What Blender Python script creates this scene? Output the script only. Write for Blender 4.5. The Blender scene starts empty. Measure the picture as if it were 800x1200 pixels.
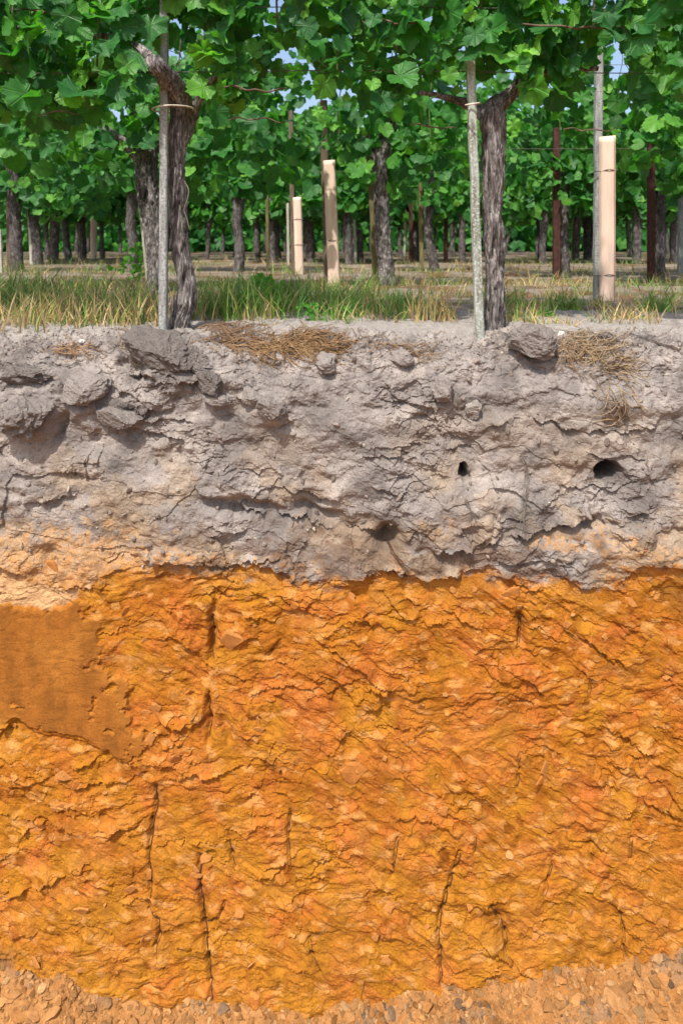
import bpy, math, random
import numpy as np
from mathutils import Vector, Matrix

# ------------------------------------------------------------------ camera
scene = bpy.context.scene
HC, DC, FPX, YH, CXP = 0.273, 2.1, 800.0, 283.0, 400.0     # eye height, distance to first row, focal length and horizon of the 800x1200 picture
cam_d = bpy.data.cameras.new("camera")
cam = bpy.data.objects.new("camera", cam_d)
scene.collection.objects.link(cam)
cam.location = (0.0, -DC, HC)
cam.rotation_euler = (math.radians(90), 0, 0)
cam_d.sensor_fit = 'VERTICAL'
cam_d.sensor_height = 36.0
cam_d.sensor_width = 24.0
cam_d.lens = 36.0 * FPX / 1200.0
cam_d.shift_y = -(600.0 - YH) / 1200.0
cam_d.clip_start = 0.05
cam_d.clip_end = 1000
cam_d.dof.use_dof = True
cam_d.dof.focus_distance = 2.02
cam_d.dof.aperture_fstop = 5.0
scene.camera = cam

# ------------------------------------------------------------------ light
SUN_EL, SUN_AZ = math.radians(57), math.radians(-22)       # azimuth from straight behind the camera, minus = from its left
sd = Vector((math.sin(SUN_AZ) * math.cos(SUN_EL), -math.cos(SUN_AZ) * math.cos(SUN_EL), math.sin(SUN_EL)))
world = bpy.data.worlds.new("World")
scene.world = world
world.use_nodes = True
wn, wl = world.node_tree.nodes, world.node_tree.links
wn.clear()
sky = wn.new('ShaderNodeTexSky')
sky.sky_type = 'NISHITA'
sky.sun_disc = False
sky.sun_elevation = SUN_EL
sky.sun_rotation = math.atan2(sd.x, sd.y)
sky.air_density = 1.0
sky.dust_density = 4.0
sky.ozone_density = 1.0
bgn = wn.new('ShaderNodeBackground')
bgn.inputs['Strength'].default_value = 0.14
wo = wn.new('ShaderNodeOutputWorld')
wl.new(sky.outputs[0], bgn.inputs[0])
wl.new(bgn.outputs[0], wo.inputs[0])
sun_d = bpy.data.lights.new("sun", 'SUN')
sun_d.energy = 3.4
sun_d.angle = math.radians(1.2)
sun_d.color = (1.0, 0.95, 0.88)
sun = bpy.data.objects.new("sun", sun_d)
scene.collection.objects.link(sun)
sun.rotation_euler = (-sd).to_track_quat('-Z', 'Y').to_euler()
sun.location = sd * 20

scene.view_settings.view_transform = 'Standard'
scene.view_settings.look = 'None'
scene.view_settings.exposure = 0.8
scene.view_settings.gamma = 1.0
scene.render.engine = 'CYCLES'
scene.cycles.use_denoising = True
scene.cycles.max_bounces = 7
scene.cycles.transparent_max_bounces = 8
scene.cycles.diffuse_bounces = 4
scene.cycles.glossy_bounces = 3

# ------------------------------------------------------------------ helpers
COL = scene.collection
rng = np.random.default_rng(7)
random.seed(7)


def lin(*c):
    return np.array([(v / 255 / 12.92 if v / 255 < 0.04045 else ((v / 255 + 0.055) / 1.055) ** 2.4) for v in c])


def PW(px, py, D):
    """point of the place at distance D from the eye that stands at a given spot of the photograph"""
    return Vector(((px - CXP) / FPX * D, D - DC, HC - (py - YH) / FPX * D))


def tag(o, label=None, cat=None, group=None, kind=None):
    if label: o['label'] = label
    if cat: o['category'] = cat
    if group: o['group'] = group
    if kind: o['kind'] = kind
    return o


def link(name, me, parent=None, loc=(0, 0, 0)):
    o = bpy.data.objects.new(name, me)
    COL.objects.link(o)
    o.location = loc
    if parent is not None:
        o.parent = parent
    return o


def empty(name, loc=(0, 0, 0)):
    o = bpy.data.objects.new(name, None)
    o.empty_display_size = 0.1
    COL.objects.link(o)
    o.location = loc
    return o


def np_mesh(name, V, F, mat=None, smooth=False, attrs=None):
    """V (n,3), F (m,k) one polygon size, or list of such arrays"""
    if not isinstance(F, (list, tuple)):
        F = [F]
    F = [np.asarray(f, dtype=np.int32) for f in F if len(f)]
    me = bpy.data.meshes.new(name)
    V = np.asarray(V, dtype=np.float32)
    me.vertices.add(len(V))
    me.vertices.foreach_set('co', V.ravel())
    nl = sum(f.size for f in F)
    npoly = sum(len(f) for f in F)
    me.loops.add(nl)
    me.polygons.add(npoly)
    me.loops.foreach_set('vertex_index', np.concatenate([f.ravel() for f in F]))
    tot = np.concatenate([np.full(len(f), f.shape[1], np.int32) for f in F])
    st = np.concatenate([[0], np.cumsum(tot)[:-1]]).astype(np.int32)
    me.polygons.foreach_set('loop_start', st)
    if smooth:
        me.polygons.foreach_set('use_smooth', np.ones(npoly, dtype=bool))
    else:
        me.polygons.foreach_set('use_smooth', np.zeros(npoly, dtype=bool))
    if attrs:
        for k, a in attrs.items():
            a = np.asarray(a, dtype=np.float32)
            if a.ndim == 1:
                at = me.attributes.new(k, 'FLOAT', 'POINT')
                at.data.foreach_set('value', a)
            elif a.shape[1] == 4:
                at = me.attributes.new(k, 'FLOAT_COLOR', 'POINT')
                at.data.foreach_set('color', a.ravel())
            else:
                at = me.attributes.new(k, 'FLOAT_VECTOR', 'POINT')
                at.data.foreach_set('vector', a.ravel())
    if mat is not None:
        me.materials.append(mat)
    me.update(calc_edges=True)
    return me


class Bag:
    """collects shapes for one mesh"""
    def __init__(s):
        s.V, s.F, s.n = [], {3: [], 4: []}, 0

    def add(s, V, F):
        V = np.asarray(V, dtype=float)
        F = np.asarray(F, dtype=int)
        s.V.append(V)
        s.F[F.shape[1]].append(F + s.n)
        s.n += len(V)

    def mesh(s, name, mat, smooth=False, attrs=None):
        return np_mesh(name, np.concatenate(s.V), [np.concatenate(f) for f in s.F.values() if f], mat, smooth, attrs)


# ---- noise on arrays
def _hash(ix, iy, seed):
    h = (ix.astype(np.int64) * 374761393 + iy.astype(np.int64) * 668265263 + seed * 1274126177) & 0xFFFFFFFF
    h = ((h ^ (h >> 13)) * 1274126177) & 0xFFFFFFFF
    h = h ^ (h >> 16)
    h = (h * 2246822519) & 0xFFFFFFFF
    return ((h ^ (h >> 15)) & 0xFFFFFF) / float(0x1000000)


_PERM = np.random.default_rng(3).permutation(256).astype(np.int32)
_GA = np.random.default_rng(4).uniform(0, 2 * np.pi, 256)
_GC, _GS = np.cos(_GA).astype(np.float32) * 1.5, np.sin(_GA).astype(np.float32) * 1.5


def perlin(x, y, seed=0):
    x = np.asarray(x, dtype=np.float32); y = np.asarray(y, dtype=np.float32)
    x, y = np.broadcast_arrays(x, y)
    ix, iy = np.floor(x), np.floor(y)
    fx, fy = x - ix, y - iy
    ix = ix.astype(np.int32) + seed * 31
    iy = iy.astype(np.int32) + seed * 57
    u = fx * fx * fx * (fx * (fx * 6 - 15) + 10)
    v = fy * fy * fy * (fy * (fy * 6 - 15) + 10)
    pa, pb = _PERM[ix & 255], _PERM[(ix + 1) & 255]

    def g(p, dx, dy):
        h = _PERM[(p + iy + dy) & 255]
        return _GC[h] * (fx - dx) + _GS[h] * (fy - dy)
    a, b, c, d = g(pa, 0, 0), g(pb, 1, 0), g(pa, 0, 1), g(pb, 1, 1)
    a = a + u * (b - a)
    c = c + u * (d - c)
    return a + v * (c - a)


def fbm(x, y, seed=0, octv=4, gain=0.5):
    t, a, s = 0.0, 1.0, 0.0
    for k in range(octv):
        t = t + a * perlin(x * 2 ** k + k * 17.3, y * 2 ** k - k * 9.1, seed + k)
        s += a
        a *= gain
    return t / s


def worley(x, y, seed=0):
    """nearest jittered site: distance, second distance, vector to it, three random numbers of its cell"""
    ix, iy = np.floor(x), np.floor(y)
    f1 = np.full(x.shape, 9.0); f2 = np.full(x.shape, 9.0)
    dx = np.zeros(x.shape); dy = np.zeros(x.shape); cx = np.zeros(x.shape); cy = np.zeros(x.shape)
    for oy in (-1, 0, 1):
        for ox in (-1, 0, 1):
            gx, gy = ix + ox, iy + oy
            sx = gx + 0.1 + 0.8 * _hash(gx, gy, seed)
            sy = gy + 0.1 + 0.8 * _hash(gx, gy, seed + 101)
            ddx, ddy = x - sx, y - sy
            d = np.sqrt(ddx * ddx + ddy * ddy)
            near = d < f1
            f2 = np.where(near, f1, np.minimum(f2, d))
            f1 = np.where(near, d, f1)
            dx = np.where(near, ddx, dx); dy = np.where(near, ddy, dy)
            cx = np.where(near, gx, cx); cy = np.where(near, gy, cy)
    return f1, f2, dx, dy, _hash(cx, cy, seed + 7), _hash(cx, cy, seed + 8), _hash(cx, cy, seed + 9)


def smooth(a, b, t):
    t = np.clip((t - a) / (b - a), 0, 1)
    return t * t * (3 - 2 * t)


# ---- shapes
def tube(path, radii, nseg=12, bark=0.0, seed=0, step=None, cap=True, squash=1.0):
    """round limb through path with radii; bark > 0 gives it stringy ridges"""
    P = np.array([tuple(p) for p in path], dtype=float)
    R = np.array(radii, dtype=float)
    seg = np.linalg.norm(np.diff(P, axis=0), axis=1)
    s = np.concatenate([[0], np.cumsum(seg)])
    n = max(len(P), int(s[-1] / step) + 2) if step else max(len(P), 2)
    t = np.linspace(0, s[-1], n)

    def cr(vals):                                            # smooth interpolation along the limb
        out = np.empty((n,) + vals.shape[1:])
        m = np.gradient(vals, s, axis=0)
        k = np.clip(np.searchsorted(s, t, side='right') - 1, 0, len(s) - 2)
        h = (s[k + 1] - s[k]); u = (t - s[k]) / h
        if vals.ndim > 1:
            u_, h_ = u[:, None], h[:, None]
        else:
            u_, h_ = u, h
        out = (2 * u_**3 - 3 * u_**2 + 1) * vals[k] + (u_**3 - 2 * u_**2 + u_) * h_ * m[k] + (-2 * u_**3 + 3 * u_**2) * vals[k + 1] + (u_**3 - u_**2) * h_ * m[k + 1]
        return out
    if step:
        Q, RR = cr(P), np.maximum(cr(R), 1e-4)
    else:
        Q, RR = P, R
        t = s
        n = len(P)
    T = np.gradient(Q, axis=0)
    T /= np.linalg.norm(T, axis=1)[:, None] + 1e-12
    up = np.array([0, -1.0, 0]) if abs(T[0][1]) < 0.9 else np.array([1.0, 0, 0])
    A = np.cross(T, up); A /= np.linalg.norm(A, axis=1)[:, None] + 1e-9
    B = np.cross(T, A)
    th = np.linspace(0, 2 * np.pi, nseg, endpoint=False)
    TH, TT = np.meshgrid(th, t)
    rad = RR[:, None] * np.ones_like(TH)
    if bark > 0:
        cx, sx = np.cos(TH), np.sin(TH)
        tw = TT * 1.3 + seed
        lo = perlin(cx * 1.2 + seed, sx * 1.2 + TT * 5, seed) * 0.9 + perlin(cx * 1.0 + TT * 9 + 5, sx + seed, seed + 3) * 0.7
        a2 = (TH + 0.35 * np.sin(tw * 3) + 0.25 * perlin(TT * 14, TH * 0 + seed, seed + 1)) / (2 * np.pi)
        st = 1 - 2 * np.abs(perlin(np.minimum(a2 % 1, 1 - a2 % 1) * 26 + seed, TT * 9 + np.sin(TH) * 2, seed + 5))
        st2 = perlin(np.minimum(a2 % 1, 1 - a2 % 1) * 60, TT * 22 + np.sin(TH) * 4, seed + 6)
        fl = worley(np.minimum(a2 % 1, 1 - a2 % 1) * 14, TT * 16 + np.sin(TH) * 1.5, seed + 9)
        fl2 = worley(np.minimum(a2 % 1, 1 - a2 % 1) * 34, TT * 30 + np.sin(TH) * 2.5, seed + 13)
        rad = rad * (0.93 + bark * (0.36 * lo + 0.30 * st + 0.26 * st2 + 0.42 * (fl[4] - 0.5) + 0.32 * (fl2[4] - 0.5)))
    V = Q[:, None, :] + rad[..., None] * (np.cos(TH)[..., None] * A[:, None, :] + squash * np.sin(TH)[..., None] * B[:, None, :])
    V = V.reshape(-1, 3)
    i = np.arange(n - 1)[:, None] * nseg
    j = np.arange(nseg)[None, :]
    j2 = (j + 1) % nseg
    F = np.stack([i + j, i + nseg + j, i + nseg + j2, i + j2], axis=-1).reshape(-1, 4)
    out = [(V, F)]
    if cap:
        for base, row, flip in ((0, 0, False), ((n - 1) * nseg, n - 1, True)):
            Vc = np.vstack([V[base:base + nseg], Q[row] + T[row] * (0.35 * RR[row] if flip else -0.2 * RR[row])])
            a = np.arange(nseg)
            b = (a + 1) % nseg
            c = np.full(nseg, nseg)
            out.append((Vc, np.stack([a, b, c] if not flip else [b, a, c], axis=1)))
    return out


def bag_tubes(name, specs, mat, smooth_=True):
    b = Bag()
    for sp in specs:
        for V, F in tube(**sp):
            b.add(V, F)
    return b.mesh(name, mat, smooth_)


ICO = {}


def ico(sub):
    if sub not in ICO:
        import bmesh
        bm = bmesh.new()
        bmesh.ops.create_icosphere(bm, subdivisions=sub, radius=1)
        V = np.array([v.co[:] for v in bm.verts]); F = np.array([[v.index for v in f.verts] for f in bm.faces])
        bm.free()
        ICO[sub] = (V, F)
    return ICO[sub]


def lump(sub, size, seed, rough=0.25, planes=9, cut=(0.5, 0.85)):
    """a broken clod: a ball cut by random planes, then roughened"""
    V, F = ico(sub)
    V = V.copy()
    r = np.random.default_rng(seed)
    for _ in range(planes):
        n = r.normal(size=3); n /= np.linalg.norm(n)
        d = r.uniform(*cut)
        k = V @ n
        over = np.clip(k - d, 0, None)
        V -= over[:, None] * n * 0.95
    q = fbm(V[:, 0] * 1.7 + V[:, 2] * 0.9 + seed, V[:, 1] * 1.7 - V[:, 2] * 1.3, seed, 6, 0.72)
    V *= (1 + 1.25 * rough * q)[:, None]
    return V * np.array(size), F


# ------------------------------------------------------------------ materials
def new_mat(name):
    m = bpy.data.materials.new(name)
    m.use_nodes = True
    nt = m.node_tree
    nt.nodes.clear()
    out = nt.nodes.new('ShaderNodeOutputMaterial')
    b = nt.nodes.new('ShaderNodeBsdfPrincipled')
    nt.links.new(b.outputs[0], out.inputs[0])
    return m, nt, b, out


def N(nt, typ, **kw):
    n = nt.nodes.new(typ)
    for k, v in kw.items():
        if k.startswith('in_'):
            key = k[3:]
            key = int(key) if key.isdigit() else key.replace('_', ' ')
            n.inputs[key].default_value = v
        else:
            setattr(n, k, v)
    return n


def ramp(nt, stops, interp='LINEAR'):
    r = nt.nodes.new('ShaderNodeValToRGB')
    r.color_ramp.interpolation = interp
    while len(r.color_ramp.elements) > 1:
        r.color_ramp.elements.remove(r.color_ramp.elements[-1])
    for i, (p, c) in enumerate(stops):
        e = r.color_ramp.elements[0] if i == 0 else r.color_ramp.elements.new(p)
        e.position = p
        e.color = tuple(c[:3]) + (1,)
    return r


def mix(nt, fac, a, b, blend='MIX'):
    m = nt.nodes.new('ShaderNodeMix')
    m.data_type = 'RGBA'
    m.blend_type = blend
    for sock, v in ((m.inputs[0], fac), (m.inputs[6], a), (m.inputs[7], b)):
        if hasattr(v, 'links'):
            nt.links.new(v, sock)
        elif isinstance(v, (int, float)):
            sock.default_value = v
        else:
            sock.default_value = tuple(v[:3]) + (1,)
    return m.outputs[2]


def math_n(nt, op, a, b=None, c=None):
    m = nt.nodes.new('ShaderNodeMath')
    m.operation = op
    for i, v in enumerate((a, b, c)):
        if v is None: continue
        if hasattr(v, 'links'):
            nt.links.new(v, m.inputs[i])
        else:
            m.inputs[i].default_value = v
    return m.outputs[0]


def soil_material(name, attr='col', flat=None, own=0.58, grain=260.0, bump=0.5, bdist=0.004, vary=0.22):
    m, nt, b, out = new_mat(name)
    tc = N(nt, 'ShaderNodeTexCoord')
    geo = N(nt, 'ShaderNodeNewGeometry')
    n1 = N(nt, 'ShaderNodeTexNoise', in_Scale=grain, in_Detail=5.0, in_Roughness=0.65)
    n2 = N(nt, 'ShaderNodeTexNoise', in_Scale=grain * 0.17, in_Detail=6.0, in_Roughness=0.6)
    nt.links.new(geo.outputs['Position'], n1.inputs['Vector'])
    nt.links.new(geo.outputs['Position'], n2.inputs['Vector'])
    if attr:
        a = N(nt, 'ShaderNodeAttribute', attribute_name=attr)
        base = a.outputs['Color']
    else:
        oi = N(nt, 'ShaderNodeObjectInfo')
        r = ramp(nt, [(p_, c_ * own) for p_, c_ in flat])
        nt.links.new(oi.outputs['Random'], r.inputs[0])
        base = r.outputs[0]
    r1 = ramp(nt, [(0.25, (1 - vary * 1.6,) * 3), (0.5, (1.0,) * 3), (0.75, (1 + vary,) * 3)])
    nt.links.new(n1.outputs[0], r1.inputs[0])
    r2 = ramp(nt, [(0.3, (1 - vary * .8,) * 3), (0.7, (1 + vary * .6,) * 3)])
    nt.links.new(n2.outputs[0], r2.inputs[0])
    c = mix(nt, 1.0, base, r1.outputs[0], 'MULTIPLY')
    c = mix(nt, 1.0, c, r2.outputs[0], 'MULTIPLY')
    nt.links.new(c, b.inputs['Base Color'])
    b.inputs['Roughness'].default_value = 0.95
    b.inputs['Specular IOR Level'].default_value = 0.12
    bp = N(nt, 'ShaderNodeBump', in_Strength=bump, in_Distance=bdist)
    add = math_n(nt, 'ADD', n1.outputs[0], n2.outputs[0])
    nt.links.new(add, bp.inputs['Height'])
    nt.links.new(bp.outputs[0], b.inputs['Normal'])
    return m


def bark_material(name, dark, mid, pale, scale=1.0):
    m, nt, b, out = new_mat(name)
    geo = N(nt, 'ShaderNodeNewGeometry')
    mp = N(nt, 'ShaderNodeMapping')
    mp.inputs['Scale'].default_value = (120 * scale, 120 * scale, 24 * scale)
    nt.links.new(geo.outputs['Position'], mp.inputs['Vector'])
    n1 = N(nt, 'ShaderNodeTexNoise', in_Scale=1.0, in_Detail=6.0, in_Roughness=0.65, in_Distortion=0.6)
    nt.links.new(mp.outputs[0], n1.inputs['Vector'])
    n2 = N(nt, 'ShaderNodeTexNoise', in_Scale=22.0, in_Detail=5.0)
    nt.links.new(geo.outputs['Position'], n2.inputs['Vector'])
    r = ramp(nt, [(0.34, dark), (0.5, mid), (0.66, pale)])
    nt.links.new(n1.outputs[0], r.inputs[0])
    r2 = ramp(nt, [(0.3, (0.55, 0.5, 0.48)), (0.65, (1.25, 1.25, 1.25))])
    nt.links.new(n2.outputs[0], r2.inputs[0])
    c = mix(nt, 1.0, r.outputs[0], r2.outputs[0], 'MULTIPLY')
    nt.links.new(c, b.inputs['Base Color'])
    b.inputs['Roughness'].default_value = 0.92
    b.inputs['Specular IOR Level'].default_value = 0.2
    bp = N(nt, 'ShaderNodeBump', in_Strength=0.9, in_Distance=0.006)
    nt.links.new(n1.outputs[0], bp.inputs['Height'])
    nt.links.new(bp.outputs[0], b.inputs['Normal'])
    return m


def leaf_material(name, per_object):
    m, nt, b, out = new_mat(name)
    lp = N(nt, 'ShaderNodeAttribute', attribute_name='lp')
    sx = N(nt, 'ShaderNodeSeparateXYZ')
    nt.links.new(lp.outputs['Vector'], sx.inputs[0])
    ang = math_n(nt, 'ARCTAN2', sx.outputs[0], sx.outputs[1])
    r2 = math_n(nt, 'SQRT', math_n(nt, 'ADD', math_n(nt, 'MULTIPLY', sx.outputs[0], sx.outputs[0]), math_n(nt, 'MULTIPLY', sx.outputs[1], sx.outputs[1])))
    k = math_n(nt, 'MULTIPLY', ang, 1.0 / math.radians(54))
    fr = math_n(nt, 'ABSOLUTE', math_n(nt, 'SUBTRACT', math_n(nt, 'FRACT', math_n(nt, 'ADD', k, 0.5)), 0.5))
    dist = math_n(nt, 'MULTIPLY', fr, r2)                       # distance from the nearest main vein
    vein = ramp(nt, [(0.0, (1, 1, 1)), (0.018, (0.55,) * 3), (0.05, (0, 0, 0))])
    nt.links.new(dist, vein.inputs[0])
    # side veins: stripes running off the main ones
    sv = math_n(nt, 'FRACT', math_n(nt, 'MULTIPLY', math_n(nt, 'SUBTRACT', r2, math_n(nt, 'MULTIPLY', fr, 0.9)), 6.5))
    svr = ramp(nt, [(0.0, (0.35,) * 3), (0.1, (0, 0, 0)), (0.9, (0, 0, 0)), (1.0, (0.35,) * 3)])
    nt.links.new(sv, svr.inputs[0])
    if per_object:
        oi = N(nt, 'ShaderNodeObjectInfo')
        rnd = oi.outputs['Random']
    else:
        at = N(nt, 'ShaderNodeAttribute', attribute_name='tint')
        rnd = at.outputs['Fac']
    rc = ramp(nt, [(0.0, (0.018, 0.10, 0.026)), (0.35, (0.030, 0.15, 0.026)), (0.62, (0.05, 0.205, 0.026)),
                   (0.84, (0.085, 0.255, 0.028)), (0.95, (0.12, 0.33, 0.035)), (1.0, (0.17, 0.40, 0.05))])
    nt.links.new(rnd, rc.inputs[0])
    geo = N(nt, 'ShaderNodeNewGeometry')
    nz = N(nt, 'ShaderNodeTexNoise', in_Scale=38.0, in_Detail=3.0)
    nt.links.new(geo.outputs['Position'], nz.inputs['Vector'])
    rz = ramp(nt, [(0.3, (0.75, 0.78, 0.8)), (0.7, (1.2, 1.18, 1.1))])
    nt.links.new(nz.outputs[0], rz.inputs[0])
    c = mix(nt, 1.0, rc.outputs[0], rz.outputs[0], 'MULTIPLY')
    vm = mix(nt, 1.0, vein.outputs[0], svr.outputs[0], 'LIGHTEN')
    c = mix(nt, math_n(nt, 'MULTIPLY', vm, 0.22), c, (0.16, 0.30, 0.08))
    # paler dull underside
    c2 = mix(nt, math_n(nt, 'MULTIPLY', geo.outputs['Backfacing'], 0.4), c, (0.09, 0.19, 0.06))
    nt.links.new(c2, b.inputs['Base Color'])
    b.inputs['Roughness'].default_value = 0.45
    b.inputs['Specular IOR Level'].default_value = 0.32
    bp = N(nt, 'ShaderNodeBump', in_Strength=0.55, in_Distance=0.004)
    nf = N(nt, 'ShaderNodeTexNoise', in_Scale=160.0, in_Detail=2.0)
    nt.links.new(geo.outputs['Position'], nf.inputs['Vector'])
    hh = math_n(nt, 'SUBTRACT', math_n(nt, 'MULTIPLY', nf.outputs[0], 0.6), vm)
    nt.links.new(hh, bp.inputs['Height'])
    nt.links.new(bp.outputs[0], b.inputs['Normal'])
    tr = N(nt, 'ShaderNodeBsdfTranslucent')
    tc = mix(nt, 1.0, c, (1.55, 2.0, 0.7), 'MULTIPLY')
    nt.links.new(tc, tr.inputs['Color'])
    ms = N(nt, 'ShaderNodeMixShader', in_0=0.38)
    nt.links.new(b.outputs[0], ms.inputs[1])
    nt.links.new(tr.outputs[0], ms.inputs[2])
    nt.links.new(ms.outputs[0], out.inputs[0])
    return m


def blade_material(name):
    m, nt, b, out = new_mat(name)
    a = N(nt, 'ShaderNodeAttribute', attribute_name='col')
    nt.links.new(a.outputs['Color'], b.inputs['Base Color'])
    b.inputs['Roughness'].default_value = 0.6
    b.inputs['Specular IOR Level'].default_value = 0.3
    tr = N(nt, 'ShaderNodeBsdfTranslucent')
    nt.links.new(a.outputs['Color'], tr.inputs['Color'])
    ms = N(nt, 'ShaderNodeMixShader', in_0=0.35)
    nt.links.new(b.outputs[0], ms.inputs[1])
    nt.links.new(tr.outputs[0], ms.inputs[2])
    nt.links.new(ms.outputs[0], out.inputs[0])
    return m


def plain_material(name, c1, c2, scale=(40, 40, 40), rough=0.8, bump=0.3, spec=0.3, metal=0.0, bdist=0.003, contrast=(0.35, 0.65), speck=None):
    m, nt, b, out = new_mat(name)
    geo = N(nt, 'ShaderNodeNewGeometry')
    mp = N(nt, 'ShaderNodeMapping')
    mp.inputs['Scale'].default_value = scale
    nt.links.new(geo.outputs['Position'], mp.inputs['Vector'])
    n1 = N(nt, 'ShaderNodeTexNoise', in_Scale=1.0, in_Detail=6.0, in_Roughness=0.65)
    nt.links.new(mp.outputs[0], n1.inputs['Vector'])
    r = ramp(nt, [(contrast[0], c1), (contrast[1], c2)])
    nt.links.new(n1.outputs[0], r.inputs[0])
    c = r.outputs[0]
    if speck is not None:
        n2 = N(nt, 'ShaderNodeTexNoise', in_Scale=140.0, in_Detail=3.0)
        nt.links.new(geo.outputs['Position'], n2.inputs['Vector'])
        r2 = ramp(nt, [(0.5, (0, 0, 0)), (0.62, (0.8,) * 3)])
        nt.links.new(n2.outputs[0], r2.inputs[0])
        c = mix(nt, r2.outputs[0], c, speck)
    nt.links.new(c, b.inputs['Base Color'])
    b.inputs['Roughness'].default_value = rough
    b.inputs['Metallic'].default_value = metal
    b.inputs['Specular IOR Level'].default_value = spec
    bp = N(nt, 'ShaderNodeBump', in_Strength=bump, in_Distance=bdist)
    nt.links.new(n1.outputs[0], bp.inputs['Height'])
    nt.links.new(bp.outputs[0], b.inputs['Normal'])
    return m


M_WALL = soil_material('soil', 'col', grain=240.0, bump=0.55, bdist=0.0035)
M_GROUND = soil_material('ground_soil', 'col', grain=150.0, bump=0.6, bdist=0.006)
M_CRUMB = soil_material('ochre_crumbs', None, [(0, lin(160, 108, 58)), (0.4, lin(192, 136, 80)), (0.75, lin(206, 156, 102)), (0.9, lin(184, 120, 60)), (1.0, lin(176, 128, 80))], grain=260, bump=0.4)
M_CRUMBS = soil_material('ochre_crumb_mass', 'col', grain=260, bump=0.4)
M_CLOD = soil_material('grey_clods', None, [(0, lin(146, 137, 131)), (0.5, lin(156, 147, 141)), (1.0, lin(168, 159, 152))], grain=200, bump=0.7, bdist=0.005)
M_CLOD_DARK = soil_material('dark_clods', None, [(0, lin(134, 126, 121)), (1.0, lin(150, 142, 136))], grain=170, bump=1.0, bdist=0.008)
M_FLAKE = soil_material('pale_flakes', None, [(0, lin(206, 136, 70)), (0.55, lin(212, 146, 80)), (0.85, lin(202, 126, 54)), (1.0, lin(222, 168, 108))], grain=260, bump=0.4)
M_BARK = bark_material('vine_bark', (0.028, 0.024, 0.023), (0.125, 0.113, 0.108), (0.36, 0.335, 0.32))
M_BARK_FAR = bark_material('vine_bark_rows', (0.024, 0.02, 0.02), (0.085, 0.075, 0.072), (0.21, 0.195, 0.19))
M_CANE = plain_material('cane', (0.06, 0.035, 0.022), (0.15, 0.10, 0.065), (60, 60, 60), 0.7)
M_SHOOT = plain_material('green_shoot', (0.06, 0.13, 0.03), (0.16, 0.15, 0.06), (20, 20, 20), 0.55)
M_ROOT = plain_material('root', (0.025, 0.013, 0.006), (0.09, 0.042, 0.018), (80, 80, 30), 0.9)
M_ROOTLET = plain_material('rootlet', (0.10, 0.08, 0.065), (0.2, 0.17, 0.14), (80, 80, 30), 0.9)
M_GREYWOOD = plain_material('weathered_grey_stake', (0.16, 0.165, 0.16), (0.36, 0.37, 0.355), (70, 70, 14), 0.85, 0.5, speck=(0.13, 0.13, 0.12))
M_LICHEN = plain_material('lichen_wood_stake', (0.13, 0.125, 0.09), (0.36, 0.385, 0.35), (55, 55, 10), 0.9, 0.6, speck=(0.42, 0.46, 0.42))
M_OLIVE = plain_material('olive_wood_stake', (0.07, 0.06, 0.025), (0.19, 0.16, 0.07), (60, 60, 8), 0.85, 0.5)
M_BROWNSTAKE = plain_material('brown_wood_stake', (0.06, 0.042, 0.03), (0.17, 0.125, 0.085), (60, 60, 8), 0.85, 0.5)
M_PALESTAKE = plain_material('pale_lath', (0.28, 0.26, 0.21), (0.46, 0.44, 0.37), (60, 60, 8), 0.85, 0.4)
M_RUST = plain_material('rusty_steel', (0.022, 0.009, 0.007), (0.085, 0.030, 0.020), (60, 60, 25), 0.8, 0.5)
M_TUBE = plain_material('tan_guard_tube', (0.56, 0.41, 0.32), (0.76, 0.575, 0.46), (26, 26, 2.5), 0.6, 0.06, 0.35)
M_SEAM = plain_material('seam', (0.30, 0.13, 0.08), (0.38, 0.18, 0.12), (40, 40, 40), 0.7)
M_WIRE = plain_material('wire', (0.05, 0.045, 0.042), (0.12, 0.10, 0.09), (60, 60, 60), 0.6)
M_TIE = plain_material('pale_tie', (0.42, 0.36, 0.27), (0.6, 0.55, 0.45), (80, 80, 80), 0.6)
M_LEAF_O = leaf_material('vine_leaf', True)
M_LEAF_M = leaf_material('vine_leaf_mass', False)
M_BLADE = blade_material('grass_blades')
M_PEBBLE = plain_material('pebble', (0.42, 0.39, 0.35), (0.62, 0.59, 0.54), (90, 90, 90), 0.8)

# ------------------------------------------------------------------ the soil profile
# section of the cut: from the ground behind the edge, over the edge and down to the pit floor (y, z)
prof = np.array([(0.55, 0.005), (0.30, 0.004), (0.10, 0.0), (0.0, -0.004), (-0.055, -0.028), (-0.09, -0.07), (-0.115, -0.14), (-0.135, -0.28),
                 (-0.15, -0.5), (-0.165, -0.8), (-0.18, -1.1), (-0.20, -1.5), (-0.225, -2.0), (-0.24, -2.25)])
ps = np.concatenate([[0], np.cumsum(np.linalg.norm(np.diff(prof, axis=0), axis=1))])
S_fine = np.linspace(0, ps[-1], 4000)
py_f = np.interp(S_fine, ps, prof[:, 0]); pz_f = np.interp(S_fine, ps, prof[:, 1])
ker = np.hanning(91); ker /= ker.sum()
py_f = np.convolve(np.pad(py_f, 45, mode='edge'), ker, 'valid'); pz_f = np.convolve(np.pad(pz_f, 45, mode='edge'), ker, 'valid')
ty, tz = np.gradient(py_f), np.gradient(pz_f)
tl = np.hypot(ty, tz); ty /= tl; tz /= tl
ny_f, nz_f = tz, -ty                                        # outward: up on the ground, towards the pit on the face
rowpx_f = YH + (HC - pz_f) / (DC + py_f) * FPX              # where each row of the section stands in the photograph

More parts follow.
